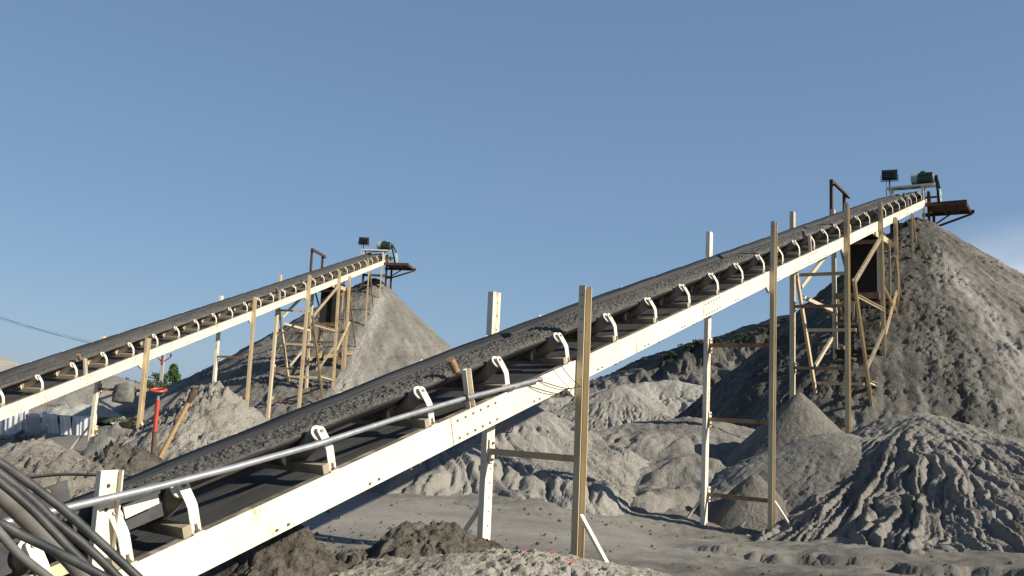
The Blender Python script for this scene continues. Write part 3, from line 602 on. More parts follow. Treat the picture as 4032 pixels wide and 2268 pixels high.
P1 = {'A': (4.40, 4.42, ztp(F1, 2312, 1128, -.05), ztp(F1, 1950, 1152, 1.15), -0.05, 0.0, 0.0), 'B': (11.12, 11.18, ztp(F1, 3067, 885, -.05), ztp(F1, 3112, 828, 1.15)-1.45, -0.42, 0.12, 0.1),
      'C': (16.65, 16.6, ztp(F1, 3342, 810, -.05), ztp(F1, 3112, 828, 1.15), 0.5, 0.0, 0.0), 'D': (20.6, 20.55, ztp(F1, 3472, 800, -.05), ztp(F1, 3272, 818, 1.15), 1.6, -0.45, -0.3), 'E': (22.85, 22.85, 7.35, 7.2, 2.8, -0.25, 0.0)}
P1['B'] = P1['B'][:3]+(ztp(F1, 2788, 912, 1.15),)+P1['B'][4:]
P2 = {'A': (4.92, 5.02, ztp(F2, 592, 1332, -.05), ztp(F2, 405, 1325, 1.15), 0.15, 0.05, 0.1), 'B': (11.48, 11.66, ztp(F2, 1010, 1170, -.05), ztp(F2, 866, 1163, 1.15), 0.5, 0.0, 0.0),
      'C': (16.75, 16.9, ztp(F2, 1226, 1086, -.05), ztp(F2, 1102, 1081, 1.15), 0.4, 0.2, 0.2), 'D': (20.7, 20.95, ztp(F2, 1340, 1066, -.05), ztp(F2, 1232, 1063, 1.15), 1.4, -0.2, -0.1), 'E': (22.35, 22.4, ztp(F2, 1381, 1090, -.05), 6.3, 1.7, -0.1, 0.0)}
build_conveyor(F1, 'long cream belt conveyor in the foreground climbing to the tall pile on the right', P1, RUNGS1, -4, 26, -0.22, 0, True)
build_conveyor(F2, 'smaller looking cream belt conveyor behind, climbing away to the left pile', P2, RUNGS2, -2, 26, 0.0, 1, False)

# sand riding on the belts
def load(F, label, S, seed, nw):
    S = np.asarray(S)[:, None]; prof = np.array([(0.222, 0.262), (0.25, 0.285), (0.30, 0.312), (0.36, 0.332), (0.43, 0.345), (0.50, 0.350), (0.58, 0.342), (0.65, 0.320), (0.71, 0.280), (0.76, 0.235), (0.79, 0.205)])
    t = np.linspace(0, len(prof)-1, nw); w = np.interp(t, range(len(prof)), prof[:, 0])[None]; nn = np.interp(t, range(len(prof)), prof[:, 1])[None]
    e = np.clip(np.minimum(t, len(prof)-1-t)[None]/1.2, 0, 1)
    g = np.interp(S, [-1, 0.5, 1.6, 3, 6, 12, 27, 30], [0.30, 0.45, 0.62, 0.76, 0.9, 0.80, 0.76, 0.6])
    g = 1-(1-g)*sst(0.22, 0.45, w)
    N = 0.157+(nn-0.157)*g
    c1 = gn(S*28, w*28, seed); c2 = gn(S*47, w*47, seed+1); c3 = gn(S*90, w*90, seed+3)
    N = N+e*(0.016*np.maximum(c1, -0.25)+0.013*np.maximum(c2, -0.2)+0.007*c3+0.007*gn(S*2.1, w*2, seed+2)+0.007*gn(S*7, w*7, seed+4))
    Wd = w+0.010*fbm(S*3, w*0+1, 3, seed+7)*np.where(e < 1, 1, 0.3)+0.006*gn(S*17, w*17, seed+9)
    P = F.P0+S[..., None]*F.c+Wd[..., None]*F.p+N[..., None]*F.n
    o = grid_obj('sand_load', P[..., 0], P[..., 1], P[..., 2], WET, 0.34+0.22*c1+0.2*c2+0.12*fbm(S*2, w*6, 3, seed))
    return tag(o, label, 'sand', 'sand carried on the belts')
SL = np.concatenate([np.arange(-1.0, 6, 0.0085), np.arange(6, 13, 0.014), np.arange(13, 30.6, 0.03)])
load(F1, 'dark crumbly sand riding on the foreground belt', SL, 3, 66)
load(F2, 'thin dark grey layer of sand riding on the rear left belt', np.arange(-2.5, 30.6, 0.03), 5, 34)

# ------------------------------------------------------------------ stockpiles
def p1ext(X, Y, Z):
    r2 = np.hypot(X-20.5, (Y-32.5)*0.9); z2 = 6.1-0.62*r2+0.12*fbm(X*0.8, Y*0.8, 4, 77)+0.06*billow(X*2.2, Y*2.2, 4, 78, 0.6)
    r3 = np.hypot(X-27, (Y-38)*0.8); z3 = 5.2-0.5*r3+0.25*fbm(X*0.6, Y*0.6, 5, 79)
    return np.maximum(np.maximum(Z, z2), z3)
def p1tone(X, Y, Z, th, r, tn):
    # pale dry slide down the right shoulder
    d = np.abs((th-(-0.155+0.05*gn(r*0.5, r*0+2, 3)+0.03*gn(r*1.7, r*0+6, 5))))*r
    t = tn+0.16*gn(th*16, r*0.35, 91)+0.10*gn(th*40, r*0.6, 92)+0.62*np.exp(-(d/(0.16+0.045*r))**2)*sst(1.2, 4, r)+0.24*sst(-0.25, 0.35, th)*sst(1, 4, r)+0.14*sst(-0.7, -0.2, th)*sst(3, 6, r)
    return t
A1 = (13.9, 29.3)
mound('sand_stockpile', 'tallest grey sand stockpile on the right under the foreground conveyor head', 'sand pile', A1, 8.45, 0.72, (1.0, 25, 15.0, 42), 0.055, SAND, 11, 0.14, 1.3, 0.05, 3.0, 0.35, 0.02, p1tone, (lambda th: 0.72+0.19*sst(0.7, 1.7, -th)*(1-sst(2.5, 3.1, -th))), 'stockpiles under conveyor heads', (1, 1, 0), 0.07, 0.05, p1ext, clod=0.10)
def p2sl(th): return 0.68+0.30*sst(0.2, 1.6, th)
def p2tone(X, Y, Z, th, r, tn):
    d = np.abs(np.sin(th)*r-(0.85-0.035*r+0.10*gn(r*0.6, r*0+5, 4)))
    return tn+0.14*gn(th*14, r*0.35, 93)+0.58*np.exp(-(d/(0.16+0.05*r))**2)*sst(1.2, 3, r)+0.1*sst(0.0, 0.3, th)+0.16*sst(0.1, 0.9, -th)*sst(2, 5, r)-0.3*(1-sst(0.8, 2.6, r))*(1-sst(-0.1, 0.2, th))  # left flank's colour is lightened to stand in for sunlight on it
mound('sand_stockpile', 'grey conical sand stockpile under the rear left conveyor head', 'sand pile', (-7.4, 46.2), 7.75, 0.66, (-24, 8, 30, 60), 0.08, SAND, 23, 0.12, 1.5, 0.05, 1.8, 0.4, 0.18, p2tone, p2sl, 'stockpiles under conveyor heads', (1, 1, 0), 0.08, 0.04, clod=0.10)
# gullied fan at the lower right
mound('eroded_sand_fan', 'wide sand fan cut by deep branching gullies at lower right', 'sand mound', (8.3, 17.6), 1.80, 0.30, (2.2, 17, 7.6, 21.5), 0.028, SAND, 31, 0.36, 0.38, 0.026, 3.0, 0.25, 0.42, None, (lambda th: 0.285+0.20*sst(0.25, 1.1, -th)), None, (1, 1, 0), 0.10, 0.012, ero=dict(k=0.007, iters=2, pw=0.46, wide=0.4, cut=8, jit=0.1), clod=0.03)
# banks in the middle distance
mound('gullied_bank', 'pale rain-gullied sand bank behind the middle post, left of it', 'sand mound', (-1.1, 20.0), 1.95, 0.52, (-8.5, 6, 13.5, 26.5), 0.04, SAND, 41, 0.34, 0.42, 0.03, 2.4, 0.5, 0.60, None, None, None, (1.35, 1, 0.1), 0.15, 0.02, ero=dict(k=0.008, iters=2, pw=0.46, wide=0.4, cut=8, jit=0.1), clod=0.03)
mound('low_sand_rise', 'low broken sand rise crossed by trestle shadows between the two middle trestles', 'sand mound', (4.4, 21.6), 1.40, 0.365, (-3, 11, 12.6, 28), 0.05, SAND, 43, 0.10, 0.6, 0.04, 1.4, 0.8, 0.40, None, None, None, (1.3, 1, 0), 0.2, 0.02, ero=dict(k=0.010, iters=3, pw=0.46, wide=0.5, cut=10, jit=0.2), clod=0.06)
mound('gullied_cone', 'grey cone with fine straight gullies seen under the conveyor in the distance', 'sand mound', tuple(at(2450, 1520, 46)[:2]), 2.65, 0.60, (-2, 14, 39, 52), 0.06, SAND, 47, 0.42, 0.30, 0.015, 3.0, 0.15, 0.55, None, None, None, (1.25, 1, 0), 0.06, 0.02, ero=dict(k=0.008, iters=2, pw=0.46, wide=0.3, cut=10, jit=0.1))
mound('pale_ridge', 'pale crusted ridge right of the distant gullied cone', 'sand mound', tuple(at(2640, 1515, 55)[:2]), 3.25, 0.50, (0, 22, 46, 63), 0.08, SAND, 53, 0.40, 0.5, 0.06, 1.2, 0.3, 0.80, None, None, None, (2.2, 1, -0.25), 0.25, 0.03, ero=dict(k=0.018, iters=2, wide=0.4, cut=8), clod=0.06)
# small spill cones
mound('spill_cone', 'smooth pointed spill cone at the leaning trestle leg in the lattice tower', 'sand mound', (6.25, 18.6), 2.1, 1.08, (3.0, 10, 15.0, 22), 0.035, SAND, 61, 0.02, 0.5, 0.012, 3, 0.06, 0.27, None, None, 'spill cones under the foreground conveyor', (1.1, 1, 0), 0.05, 0.0, clod=0.02)
mound('spill_cone', 'small dark spill cone between the posts of the second foreground trestle', 'sand mound', (4.5, 15.8), 0.55, 0.95, (1.4, 7.6, 12.6, 19), 0.03, SAND, 63, 0.02, 0.5, 0.015, 3, 0.08, 0.16, None, None, 'spill cones under the foreground conveyor', (1, 1, 0), 0.06, 0.0, clod=0.03)
mound('spill_cone', 'round-topped lit spill dome beside the rusty third near post', 'sand mound', (6.7, 17.5), 1.30, 0.62, (2.2, 11, 13, 22), 0.035, SAND, 67, 0.03, 0.6, 0.02, 3, 1.0, 0.40, None, None, 'spill cones under the foreground conveyor', (1, 1, 0), 0.08, 0.0, clod=0.025)
# foreground heaps
mound('soil_heap', 'dark clod heap at the foot of the near trestle in front', 'soil heap', (-0.62, 8.3), 0.52, 0.72, (-2.2, 1.0, 6.7, 10.0), 0.016, SOIL, 71, 0.05, 0.5, 0.09, 2.6, 0.22, 0.04, None, None, None, (1.55, 1, 0), 0.2, 0.05, clod=0.075)
mound('soil_heap', 'pale crumbly heap at the bottom centre beside the near post', 'soil heap', (0.1, 7.5), 0.42, 0.32, (-2.6, 2.2, 5.4, 9.4), 0.016, SOIL, 73, 0.02, 0.5, 0.035, 3.0, 0.6, 0.80, None, None, None, (1.3, 1, 0), 0.2, 0.02, clod=0.05)
mound('soil_heap', 'dark heap with a pointed tip under the foreground stringer', 'soil heap', (-1.86, 7.75), 0.60, 0.85, (-3.6, -0.4, 6.2, 9.2), 0.016, SOIL, 79, 0.06, 0.5, 0.09, 3.4, 0.04, 0.10, None, None, None, (1, 1.1, 0), 0.15, 0.04, clod=0.07)
# left heaps
mound('soil_heap', 'tall pale dumped heap behind the two shovels', 'soil heap', tuple(at(845, 1520, 15)[:2]), at(845, 1520, 15)[2]-0.02, 0.86, (-9.2, -1.5, 11.5, 19), 0.032, SOIL, 83, 0.05, 0.5, 0.08, 2.8, 0.25, 0.60, None, None, None, (1, 1.1, 0), 0.2, 0.04, clod=0.15)
mound('soil_heap', 'dark wet heap the shovels are stuck in', 'soil heap', tuple(at(500, 1775, 11.6)[:2]), at(500, 1775, 11.6)[2], 0.6, (-8, -2.5, 8.6, 14), 0.028, SOIL, 85, 0.05, 0.5, 0.08, 2.4, 0.2, 0.10, None, None, None, (1.3, 1, 0), 0.2, 0.04, clod=0.12)
mound('soil_heap', 'brown rounded heap at the left edge beyond the hoses', 'soil heap', tuple(at(150, 1735, 11.2)[:2]), at(150, 1735, 11.2)[2], 0.66, (-9.6, -3.5, 8.5, 14.2), 0.028, SOIL, 89, 0.04, 0.5, 0.07, 2.4, 0.3, 0.42, None, None, None, (1.1, 1, 0), 0.2, 0.04, clod=0.10)
mound('soil_heap', 'small smooth wedge of sand beside the first rear trestle', 'soil heap', tuple(at(425, 1716, 16.5)[:2]), at(425, 1716, 16.5)[2], 0.8, (-10.5, -4.5, 14, 19), 0.03, SAND, 97, 0.02, 0.5, 0.03, 2.6, 0.08, 0.52, None, None, None, (0.9, 1.2, 0.3), 0.1, 0.02)
mound('distant_sand_pile', 'pale sand pile with steep right slope under the rear conveyor at left', 'sand pile', tuple(at(440, 1480, 44)[:2]), at(440, 1480, 44)[2], 0.62, (-34, -12, 34, 54), 0.12, SAND, 101, 0.05, 2, 0.06, 1.2, 0.3, 0.50, None, None, 'distant piles at left', (1.5, 1, 0.1), 0.1, 0.0)
mound('distant_sand_pile', 'pale sand pile cut by the left picture edge above the rear belt', 'sand pile', tuple(at(-60, 1385, 60)[:2]), at(-60, 1385, 60)[2], 0.55, (-56, -22, 48, 74), 0.2, SAND, 103, 0.06, 2, 0.12, 0.8, 0.5, 0.60, None, None, 'distant piles at left', (1.2, 1, 0), 0.1, 0.0)
mound('distant_sand_pile', 'low tan pile behind the zinc sheets', 'sand pile', tuple(at(120, 1570, 36)[:2]), at(120, 1570, 36)[2], 0.40, (-34, -10, 28, 44), 0.14, SAND, 107, 0.05, 2, 0.10, 1.0, 0.6, 0.48, None, None, 'distant piles at left', (1.5, 1, 0), 0.15, 0.0)

# ------------------------------------------------------------------ quarry hill far behind
def hill():
    sky_px = [(1900, 1545), (2150, 1530), (2333, 1499), (2425, 1484), (2476, 1473), (2543, 1460), (2582, 1440), (2598, 1424), (2608, 1402), (2653, 1395), (2692, 1374), (2755, 1350), (2849, 1346), (2927, 1326), (3045, 1283), (3100, 1250), (3300, 1190), (3600, 1150), (4100, 1150), (4700, 1250)]
    D = 105.0; pts = np.array([at(x, y, D) for x, y in sky_px])
    X1 = np.linspace(pts[0, 0], pts[-1, 0], 460); prof = np.interp(X1, pts[:, 0], pts[:, 2])
    T = np.concatenate([np.linspace(0, 1, 90), np.linspace(1.02, 2, 14)])
    X = np.repeat(X1[None], len(T), 0); t = T[:, None]
    prof = prof+0.5*fbm(X1*0.35, X1*0, 5, 5)+0.25*np.abs(gn(X1*1.7, X1*0, 6))
    crest = prof[None]
    face = np.where(t < 1, np.interp(np.clip(t, 0, 1), [0, 0.35, 0.55, 0.62, 0.8, 0.9, 1.0], [0, 0.25, 0.42, 0.55, 0.72, 0.93, 1.0]), 1.0)
    Y = 84+22*np.minimum(t, 1)+np.maximum(t-1, 0)*45+0*X
    Z = -1.5+(crest+1.5)*face
    act = sst(0.05, 0.4, t)
    Y = Y-act*(2.6*fbm(X*0.09, t*2.0+X*0, 4, 12)+1.3*billow(X*0.45, t*5, 4, 14, 0.6))+0.5*gn(X*0.5, t*12, 18)*act
    Z = Z+0.35*fbm(X*0.4, t*9, 4, 16)*np.where(t < 1, act*(1-sst(0.9, 1, t)), 0.8)
    tone = 0.30+0.35*sst(0.62, 0.7, t)*(1-sst(0.75, 0.9, t))+0.25*fbm(X*0.2, t*6, 4, 33)
    tone = tone+0.45*np.exp(-((X-pts[3, 0])/4.5)**2)*sst(0.7, 0.95, t)-0.25*sst(0.85, 1.0, t)*sst(pts[6, 0], pts[8, 0], X)
    tag(grid_obj('quarry_hill', X, Y, Z, CLIFF, tone), kind='structure')
    return pts
HP = hill()
def leafcloud(m, c, rad, n, size, seed, mi=0, squash=1.0, shell=0.5):
    g = np.random.default_rng(seed)
    for i in range(n):
        d = g.normal(size=3); d /= np.linalg.norm(d); r = (shell+(1-shell)*g.random()**0.6)
        q = np.asarray(c)+d*rad*r*V(1, 1, squash); a = g.normal(size=3); a /= np.linalg.norm(a); b = np.cross(a, g.normal(size=3)); b /= np.linalg.norm(b); s = size*(0.6+0.8*g.random())
        m.add([q-a*s-b*s*0.4, q+a*s*0.2-b*s*0.5, q+a*s+b*s*0.1, q-a*s*0.1+b*s*0.5], [(0, 1, 2, 3)], mi)
for i, (x, y, r, lab) in enumerate([(2700, 1362, 0.9, 'round green bush standing out on the quarry rim'), (2622, 1398, 0.7, 'dark spreading shrub on the lower quarry edge'), (2655, 1390, 0.8, 'dark low shrub right of the lowest rim shrub'), (2752, 1346, 0.9, 'dark bush on the rim left of the second far post'),
                                   (2815, 1340, 0.9, 'wispy bush just right of the second far post'), (2885, 1336, 0.8, 'small bush between the second trestle posts on the skyline'), (2935, 1322, 0.9, 'thin scrub on the rim near the second near post'), (3010, 1297, 0.8, 'highest thin bush on the rim beside the second near post')]):
    q = at(x, y+6, 105); m = MB()
    g = np.random.default_rng(i)
    for k in range(5): leafcloud(m, q+V(g.uniform(-1, 1)*r*0.7, g.uniform(-.5, .5), g.uniform(-0.2, 0.35)*r), r*0.42, 60, 0.10, i*10+k, 0, 0.7, 0.2)
    b = thing('rim_bush', q-V(0, 0, 0.6), lab, 'bush', 'bushes on the quarry rim'); m.build('foliage', LEAF, b)
    m = MB(); m.tube([q-V(0, 0, 0.9), q+V(0.1, 0, 0.3)], [0.06, 0.02], 6); m.build('stem', BARK, b)

# ------------------------------------------------------------------ trees at left
def tree(name, label, x, ytop, ybase, d, kind, seed, group='trees behind the rear conveyor'):
    base = at(x, ybase, d); top = at(x, ytop, d); h = top[2]-base[2]; t = thing(name, base, label, 'tree', group); g = np.random.default_rng(seed)
    m = MB()
    if kind == 'palm':
        m.tube([base, base+V(0.05, 0, h*0.5), base+V(0, 0, h*0.82)], [0.16, 0.13, 0.12], 8); m.build('trunk', BARK, t); m = MB()
        for k in range(46):
            a = g.uniform(0, 6.28); el = g.uniform(-0.7, 1.3); L = h*0.22*g.uniform(0.8, 1.15); d0 = V(math.cos(a)*math.cos(el), math.sin(a)*math.cos(el), math.sin(el)); c0 = base+V(0, 0, h*0.80)
            pts = [c0, c0+d0*L*0.6, c0+d0*L-V(0, 0, L*0.12)]
            for j in range(9):
                b = (j-4)*0.22; sd_ = np.cross(d0, V(0, 0, 1)); sd_ = sd_/(np.linalg.norm(sd_)+1e-6); dd = d0*math.cos(b)+sd_*math.sin(b); e = pts[1]; m.add([e, e+dd*L*0.25+V(0, 0, 0.03), e+dd*L*0.55-V(0, 0, L*0.1*abs(b))], [(0, 1, 2)])
            m.tube(pts, 0.02, 4)
        m.build('crown', LEAF, t)
    elif kind == 'conifer':
        m.tube([base, base+V(0.04, 0, h*0.95)], [0.12, 0.02], 7); m.build('trunk', BARK, t); m = MB()
        for k in range(110):
            f = g.random(); r = h*0.36*(1-f)**0.8*g.uniform(0.5, 1.1)+0.06; a = g.uniform(0, 6.28); leafcloud(m, base+V(math.cos(a)*r, math.sin(a)*r, h*(0.1+0.9*f)), h*0.06, 60, h*0.022, seed*100+k, 0, 1.2, 0.1)
        m.build('crown', LEAF2, t)
    else:
        m.tube([base, base+V(0.1, 0, h*0.6)], [0.15, 0.06], 7)
        for k in range(4): a = g.uniform(0, 6.28); m.tube([base+V(0.05, 0, h*0.3), base+V(math.cos(a)*h*0.35, math.sin(a)*h*0.3, h*0.7)], [0.06, 0.02], 5)
        m.build('trunk', BARK, t); m = MB(); wd = h*0.5*(1.5 if kind == 'wide' else 1.0)
        for k in range(34):
            a = g.uniform(0, 6.28); r = wd*math.sqrt(g.random()); leafcloud(m, base+V(math.cos(a)*r, math.sin(a)*r, h*(0.35+0.55*g.random()*(1-(r/wd)**2*0.7))), h*0.13, 60, h*0.032, seed*100+k, 0, 0.8, 0.2)
        m.build('crown', LEAF, t)
tree('palm_tree', 'shaggy fan palm left of the concrete pole', 607, 1463, 1625, 88, 'palm', 1)
tree('conifer_tree', 'tall bright green feathery tree right of the concrete pole', 668, 1440, 1618, 76, 'conifer', 2)
tree('palm_tree', 'small fan palm half hidden by the left pile slope', 775, 1490, 1600, 95, 'palm', 3)
tree('bushy_tree', 'broad dark tree left of the first rear near post', 478, 1468, 1590, 98, 'wide', 4)
tree('bushy_tree', 'dark rounded tree behind the first rear near post', 556, 1487, 1620, 92, 'round', 5)
tree('bushy_tree', 'low green bush right of the feathery tree', 735, 1500, 1610, 78, 'wide', 6)
tree('bushy_tree', 'dark low tree under the fan palm', 620, 1530, 1640, 80, 'wide', 7)
tree('bushy_tree', 'mid green tree filling the gap between fan palm and feathery tree', 640, 1500, 1630, 96, 'round', 10)
tree('bushy_tree', 'low hedge-like tree at the foot of the left pile slope', 775, 1545, 1600, 86, 'wide', 11)
tree('bushy_tree', 'yellowish green tree left of the fan palm', 585, 1500, 1630, 100, 'round', 12)
tree('bushy_tree', 'far dark tree above the rear belt at left', 152, 1412, 1500, 120, 'wide', 8, 'trees far left')
tree('bushy_tree', 'faint low trees beside the leftmost pile', 92, 1428, 1500, 130, 'wide', 9, 'trees far left')

# ------------------------------------------------------------------ utility pole and wires
b = at(627, 1612, 76); t = at(643, 1392, 76)
up = thing('utility_pole', b, 'concrete utility pole with red V-shaped arms behind the rear conveyor', 'utility pole')
m = MB(); m.prism([(-0.13, -0.1), (0.13, -0.1), (0.13, 0.1), (-0.13, 0.1)], b, t, V(1, 0, 0), V(0, 1, 0)); m.build('pole_shaft', CONC, up)
m = MB(); k = at(640, 1427, 76); L_ = at(620, 1408, 76); R_ = at(672, 1406, 76); m.bar(k, L_, V(0, 1, 0), V(0, 0, 1), 0.1, 0.1); m.bar(k, R_, V(0, 1, 0), V(0, 0, 1), 0.1, 0.1); m.bar(k-V(0, 0, 0.2), t+V(0, 0, 0.05), V(1, 0, 0), V(0, 1, 0), 0.16, 0.22); m.build('cross_arm', simple('dull_red_paint', (0.28, 0.06, 0.05), (0.2, 0.05, 0.045), 5, 0.7), up)
m = MB()
for q in (L_, R_): m.tube([q, q+V(0, 0, 0.16), q+V(0, 0, 0.3)], [0.05, 0.09, 0.04], 8)
m.build('insulator', BLACKP, up)
for i, (y0, y1, lab) in enumerate([(1243, 1404, 'uppermost overhead wire crossing the sky at left'), (1252, 1406, 'middle overhead wire at left'), (1258, 1400, 'lowest overhead wire crossing the sky at left')]):
    a = at(-120, y0-40, 60); e = (L_, t, R_)[i]+V(0, 0, 0.25); n_ = 24; pts = [a+(e-a)*j/n_-V(0, 0, 0.5*4*(j/n_)*(1-j/n_)) for j in range(n_+1)]
    m = MB(); m.tube(pts, 0.011, 5); o = m.build('overhead_wire', BLACKP); tag(o, lab, 'wire', 'overhead wires')

# ------------------------------------------------------------------ zinc sheets at left
def zsheet(x0, x1, yt, yb, d, lean, tilt, lab, corr=0.03):
    A = at(x0, yb, d); B = at(x1, yb, d); T = at((x0+x1)/2, yt, d); h = T[2]-A[2]; L = np.linalg.norm(B-A); e = (B-A)/L; f = np.cross(e, V(0, 0, 1))
    U = np.linspace(0, L, max(16, int(L/0.02)))[None]; Hh = np.linspace(0, h, 6)[:, None]
    off = corr*np.sin(U*2*math.pi/0.16)*0.5
    P = A+(U+Hh*tilt)[..., None]*e+(off-lean*Hh)[..., None]*f*-1+np.stack([0*U+0*Hh, 0*U+0*Hh, Hh+0*U], -1)
    P2 = np.concatenate([P, (P-f*0.004)[::-1], P[:1]], 0)
    o = grid_obj('zinc_sheet', P2[..., 0], P2[..., 1], P2[..., 2], SHEET); return tag(o, lab, 'metal sheet', 'zinc sheets standing as a fence at left')
labs = ['leftmost upright zinc sheet at the picture edge', 'second upright zinc sheet from the left edge', 'bright upright sheet left of the gap in the zinc fence', 'zinc sheet lying back across the gap', 'narrow upright sheet right of the gap', 'sheet leaning left with a bright streak', 'sheet tilted to the left beside the leaning one', 'plain flat sheet right of the tilted one', 'flat sheet with a dark wire loop', 'last sheet beside the rear trestle post']
for (x0, x1, yt, yb, le, ti), lb in zip([(-30, 15, 1640, 1722, .1, 0), (17, 78, 1628, 1718, .1, 0), (80, 113, 1612, 1714, .1, 0), (112, 168, 1628, 1704, .7, 0.1), (162, 181, 1622, 1710, .1, 0), (190, 232, 1630, 1706, .2, -0.12), (240, 282, 1636, 1712, .15, -0.10), (282, 314, 1638, 1714, .1, 0), (314, 340, 1638, 1714, .1, 0), (338, 366, 1638, 1712, .15, 0.03)], labs):
    zsheet(x0, x1, yt, yb, 25.5+0.4*random.random(), le, ti, lb)
# rubble below the sheets
for i in range(16):
    x = random.uniform(75, 175); y = random.uniform(1705, 1732); q = at(x, y, 23.0+random.uniform(-.4, .4)); m = MB(); r = random.uniform(0.06, 0.16)
    g = np.random.default_rng(i); vs = [q+V(*(g.normal(size=3)))*r*0.55 for _ in range(14)]
    import bmesh
    bm = bmesh.new()
    for v in vs: bm.verts.new(v-q)
    bmesh.ops.convex_hull(bm, input=bm.verts); me = bpy.data.meshes.new('stone'); bm.to_mesh(me); bm.free(); me.materials.append(STONE)
    o = bpy.data.objects.new('stone', me); COL.objects.link(o); o.location = Vector(q); tag(o, 'broken pale stone in the small rubble pile below the zinc sheets', 'stone', 'rubble below the zinc sheets')
# pale tarps and dumped powder behind the rear conveyor
for (x, y, rx, rz, lab) in [(325, 1600, 1.5, 0.45, 'pale dusty tarp lying behind the first rear trestle'), (425, 1625, 0.9, 0.3, 'smaller white crumpled tarp right of the first rear far post'), (265, 1595, 0.7, 0.35, 'pale crumpled patch left of the large tarp')]:
    q = at(x, y, 34); U, Vv = np.meshgrid(np.linspace(-1, 1, 50), np.linspace(-1, 1, 40)); R = np.hypot(U, Vv)
    Z = q[2]-0.35+rz*np.clip(1-R**2, -0.6, 1)+0.08*fbm(U*3, Vv*3, 4, int(x)); o = grid_obj('crumpled_tarp', q[0]+U*rx, q[1]+Vv*rx*0.7, Z, PALE, keep=R < 1.05); tag(o, lab, 'tarp', 'pale tarps at left')
# grass
m = MB(); g = np.random.default_rng(4)
for (x, y, d, n_, sp, hh) in [(440, 1652, 31, 700, 0.9, 0.12), (270, 1600, 34, 200, 0.5, 0.14), (20, 1735, 23.5, 420, 0.6, 0.10), (505, 1660, 31, 300, 0.7, 0.10)]:
    q = at(x, y, d)
    for i in range(n_):
        e = q+V(g.normal()*sp, g.normal()*sp*0.6, -0.03); a = g.uniform(0, 6.28); h = hh*g.uniform(0.5, 1.3); w_ = 0.012
        m.add([e-V(math.cos(a), math.sin(a), 0)*w_, e+V(math.cos(a), math.sin(a), 0)*w_, e+V(g.normal()*0.06, g.normal()*0.06, h)], [(0, 1, 2)])
tag(m.build('grass', GRASS), kind='stuff', label='patches of short grass near the zinc sheets', cat='grass')

# ------------------------------------------------------------------ floodlights on the heads
for F, lab in ((F1, 'black floodlight on a thin mast above the right conveyor head'), (F2, 'black floodlight on a thin mast above the left conveyor head')):
    sh0 = 28.75; zb_ = F.ztop(sh0)+0.57; b = F.hz(sh0, WID, zb_+0.002)
    fl = thing('floodlight', b, lab, 'floodlight', 'floodlights on the conveyor heads')
    m = MB(); m.tube([b, b+V(0, 0, 0.30)], 0.026, 8); m.build('mast', RUST, fl)
    q = b+V(0, 0, 0.44); fx = -F.p*0.98+F.ch*0.2; fx /= np.linalg.norm(fx); fy = np.cross(V(0, 0, 1), fx); up_ = V(0, 0, 0.97)+fy*0.15
    m = MB(); m.box(q, fx*0.26, up_*0.20, fy*0.04)
    m.box(q-fy*0.06, fx*0.20, up_*0.15, fy*0.03)
    for k in range(7): m.box(q-fy*0.10+fx*(-0.165+k*0.055), fx*0.007, up_*0.125, fy*0.025)
    m.build('lamp_housing', BLACKP, fl)
    m = MB(); m.bar(q-fx*0.285-up_*0.0, q-fx*0.285-V(0, 0, 0.225), fx, fy, 0.015, 0.04); m.bar(q+fx*0.285, q+fx*0.285-V(0, 0, 0.225), fx, fy, 0.015, 0.04); m.bar(q-fx*0.285-V(0, 0, 0.225), q+fx*0.285-V(0, 0, 0.225), V(0, 0, 1), fy, 0.015, 0.04); m.tube([q-fy*0.05-fx*0.1-V(0, 0, 0.2), q-fx*0.12-V(0, 0, 0.4)], 0.008, 6); m.build('yoke', BLACKP, fl)

# ------------------------------------------------------------------ foreground pipe, hoses, wires, shovels
def onplane(F, pts, w): return [F.hz(*((lambda a: (a[0], w, a[1]))(F.pix(x, y, w)))) for x, y in pts]
gp = thing('galvanised_pipe', onplane(F1, [(900, 1868)], -0.05)[0], 'long galvanised pipe lying along the idler brackets of the foreground conveyor', 'pipe')
pts = onplane(F1, [(-160, 2100), (0, 2062), (250, 2002), (575, 1928), (900, 1846), (1240, 1752)], -0.055); m = MB(); m.tube(pts, 0.0215, 16)
pts2 = onplane(F1, [(1240, 1752), (1560, 1648), (1830, 1568), (2132, 1492)], -0.055); m.tube(pts2, 0.0205, 16); m.build('pipe_tube', GALV, gp)
m = MB(); d = (pts2[1]-pts2[0])/np.linalg.norm(pts2[1]-pts2[0]); m.tube([pts2[0]-d*0.012, pts2[0]+d*0.012], 0.0235, 16); e = onplane(F1, [(2030, 1520)], -0.055)[0]; m.tube([e-d*0.05, e+d*0.05], 0.0245, 16); m.build('pipe_coupling', GALV, gp)
m = MB(); e = onplane(F1, [(1831, 1568)], -0.055)[0]
for k in (-1, 0, 1): m.tube([e+d*0.012*k+0.026*(math.cos(a)*np.cross(d, F1.p)+math.sin(a)*F1.p) for a in np.linspace(0, 6.4, 16)], 0.0035, 5)
m.build('tie_wire', DARK, gp)
def spl(pts, n=8):
    pts = [np.asarray(p, float) for p in pts]; out = []; P = [2*pts[0]-pts[1]]+pts+[2*pts[-1]-pts[-2]]
    for i in range(1, len(P)-2):
        for j in range(n):
            t = j/n; out.append(0.5*((2*P[i])+(-P[i-1]+P[i+1])*t+(2*P[i-1]-5*P[i]+4*P[i+1]-P[i+2])*t*t+(-P[i-1]+3*P[i]-3*P[i+1]+P[i+2])*t**3))
    return out+[pts[-1]]
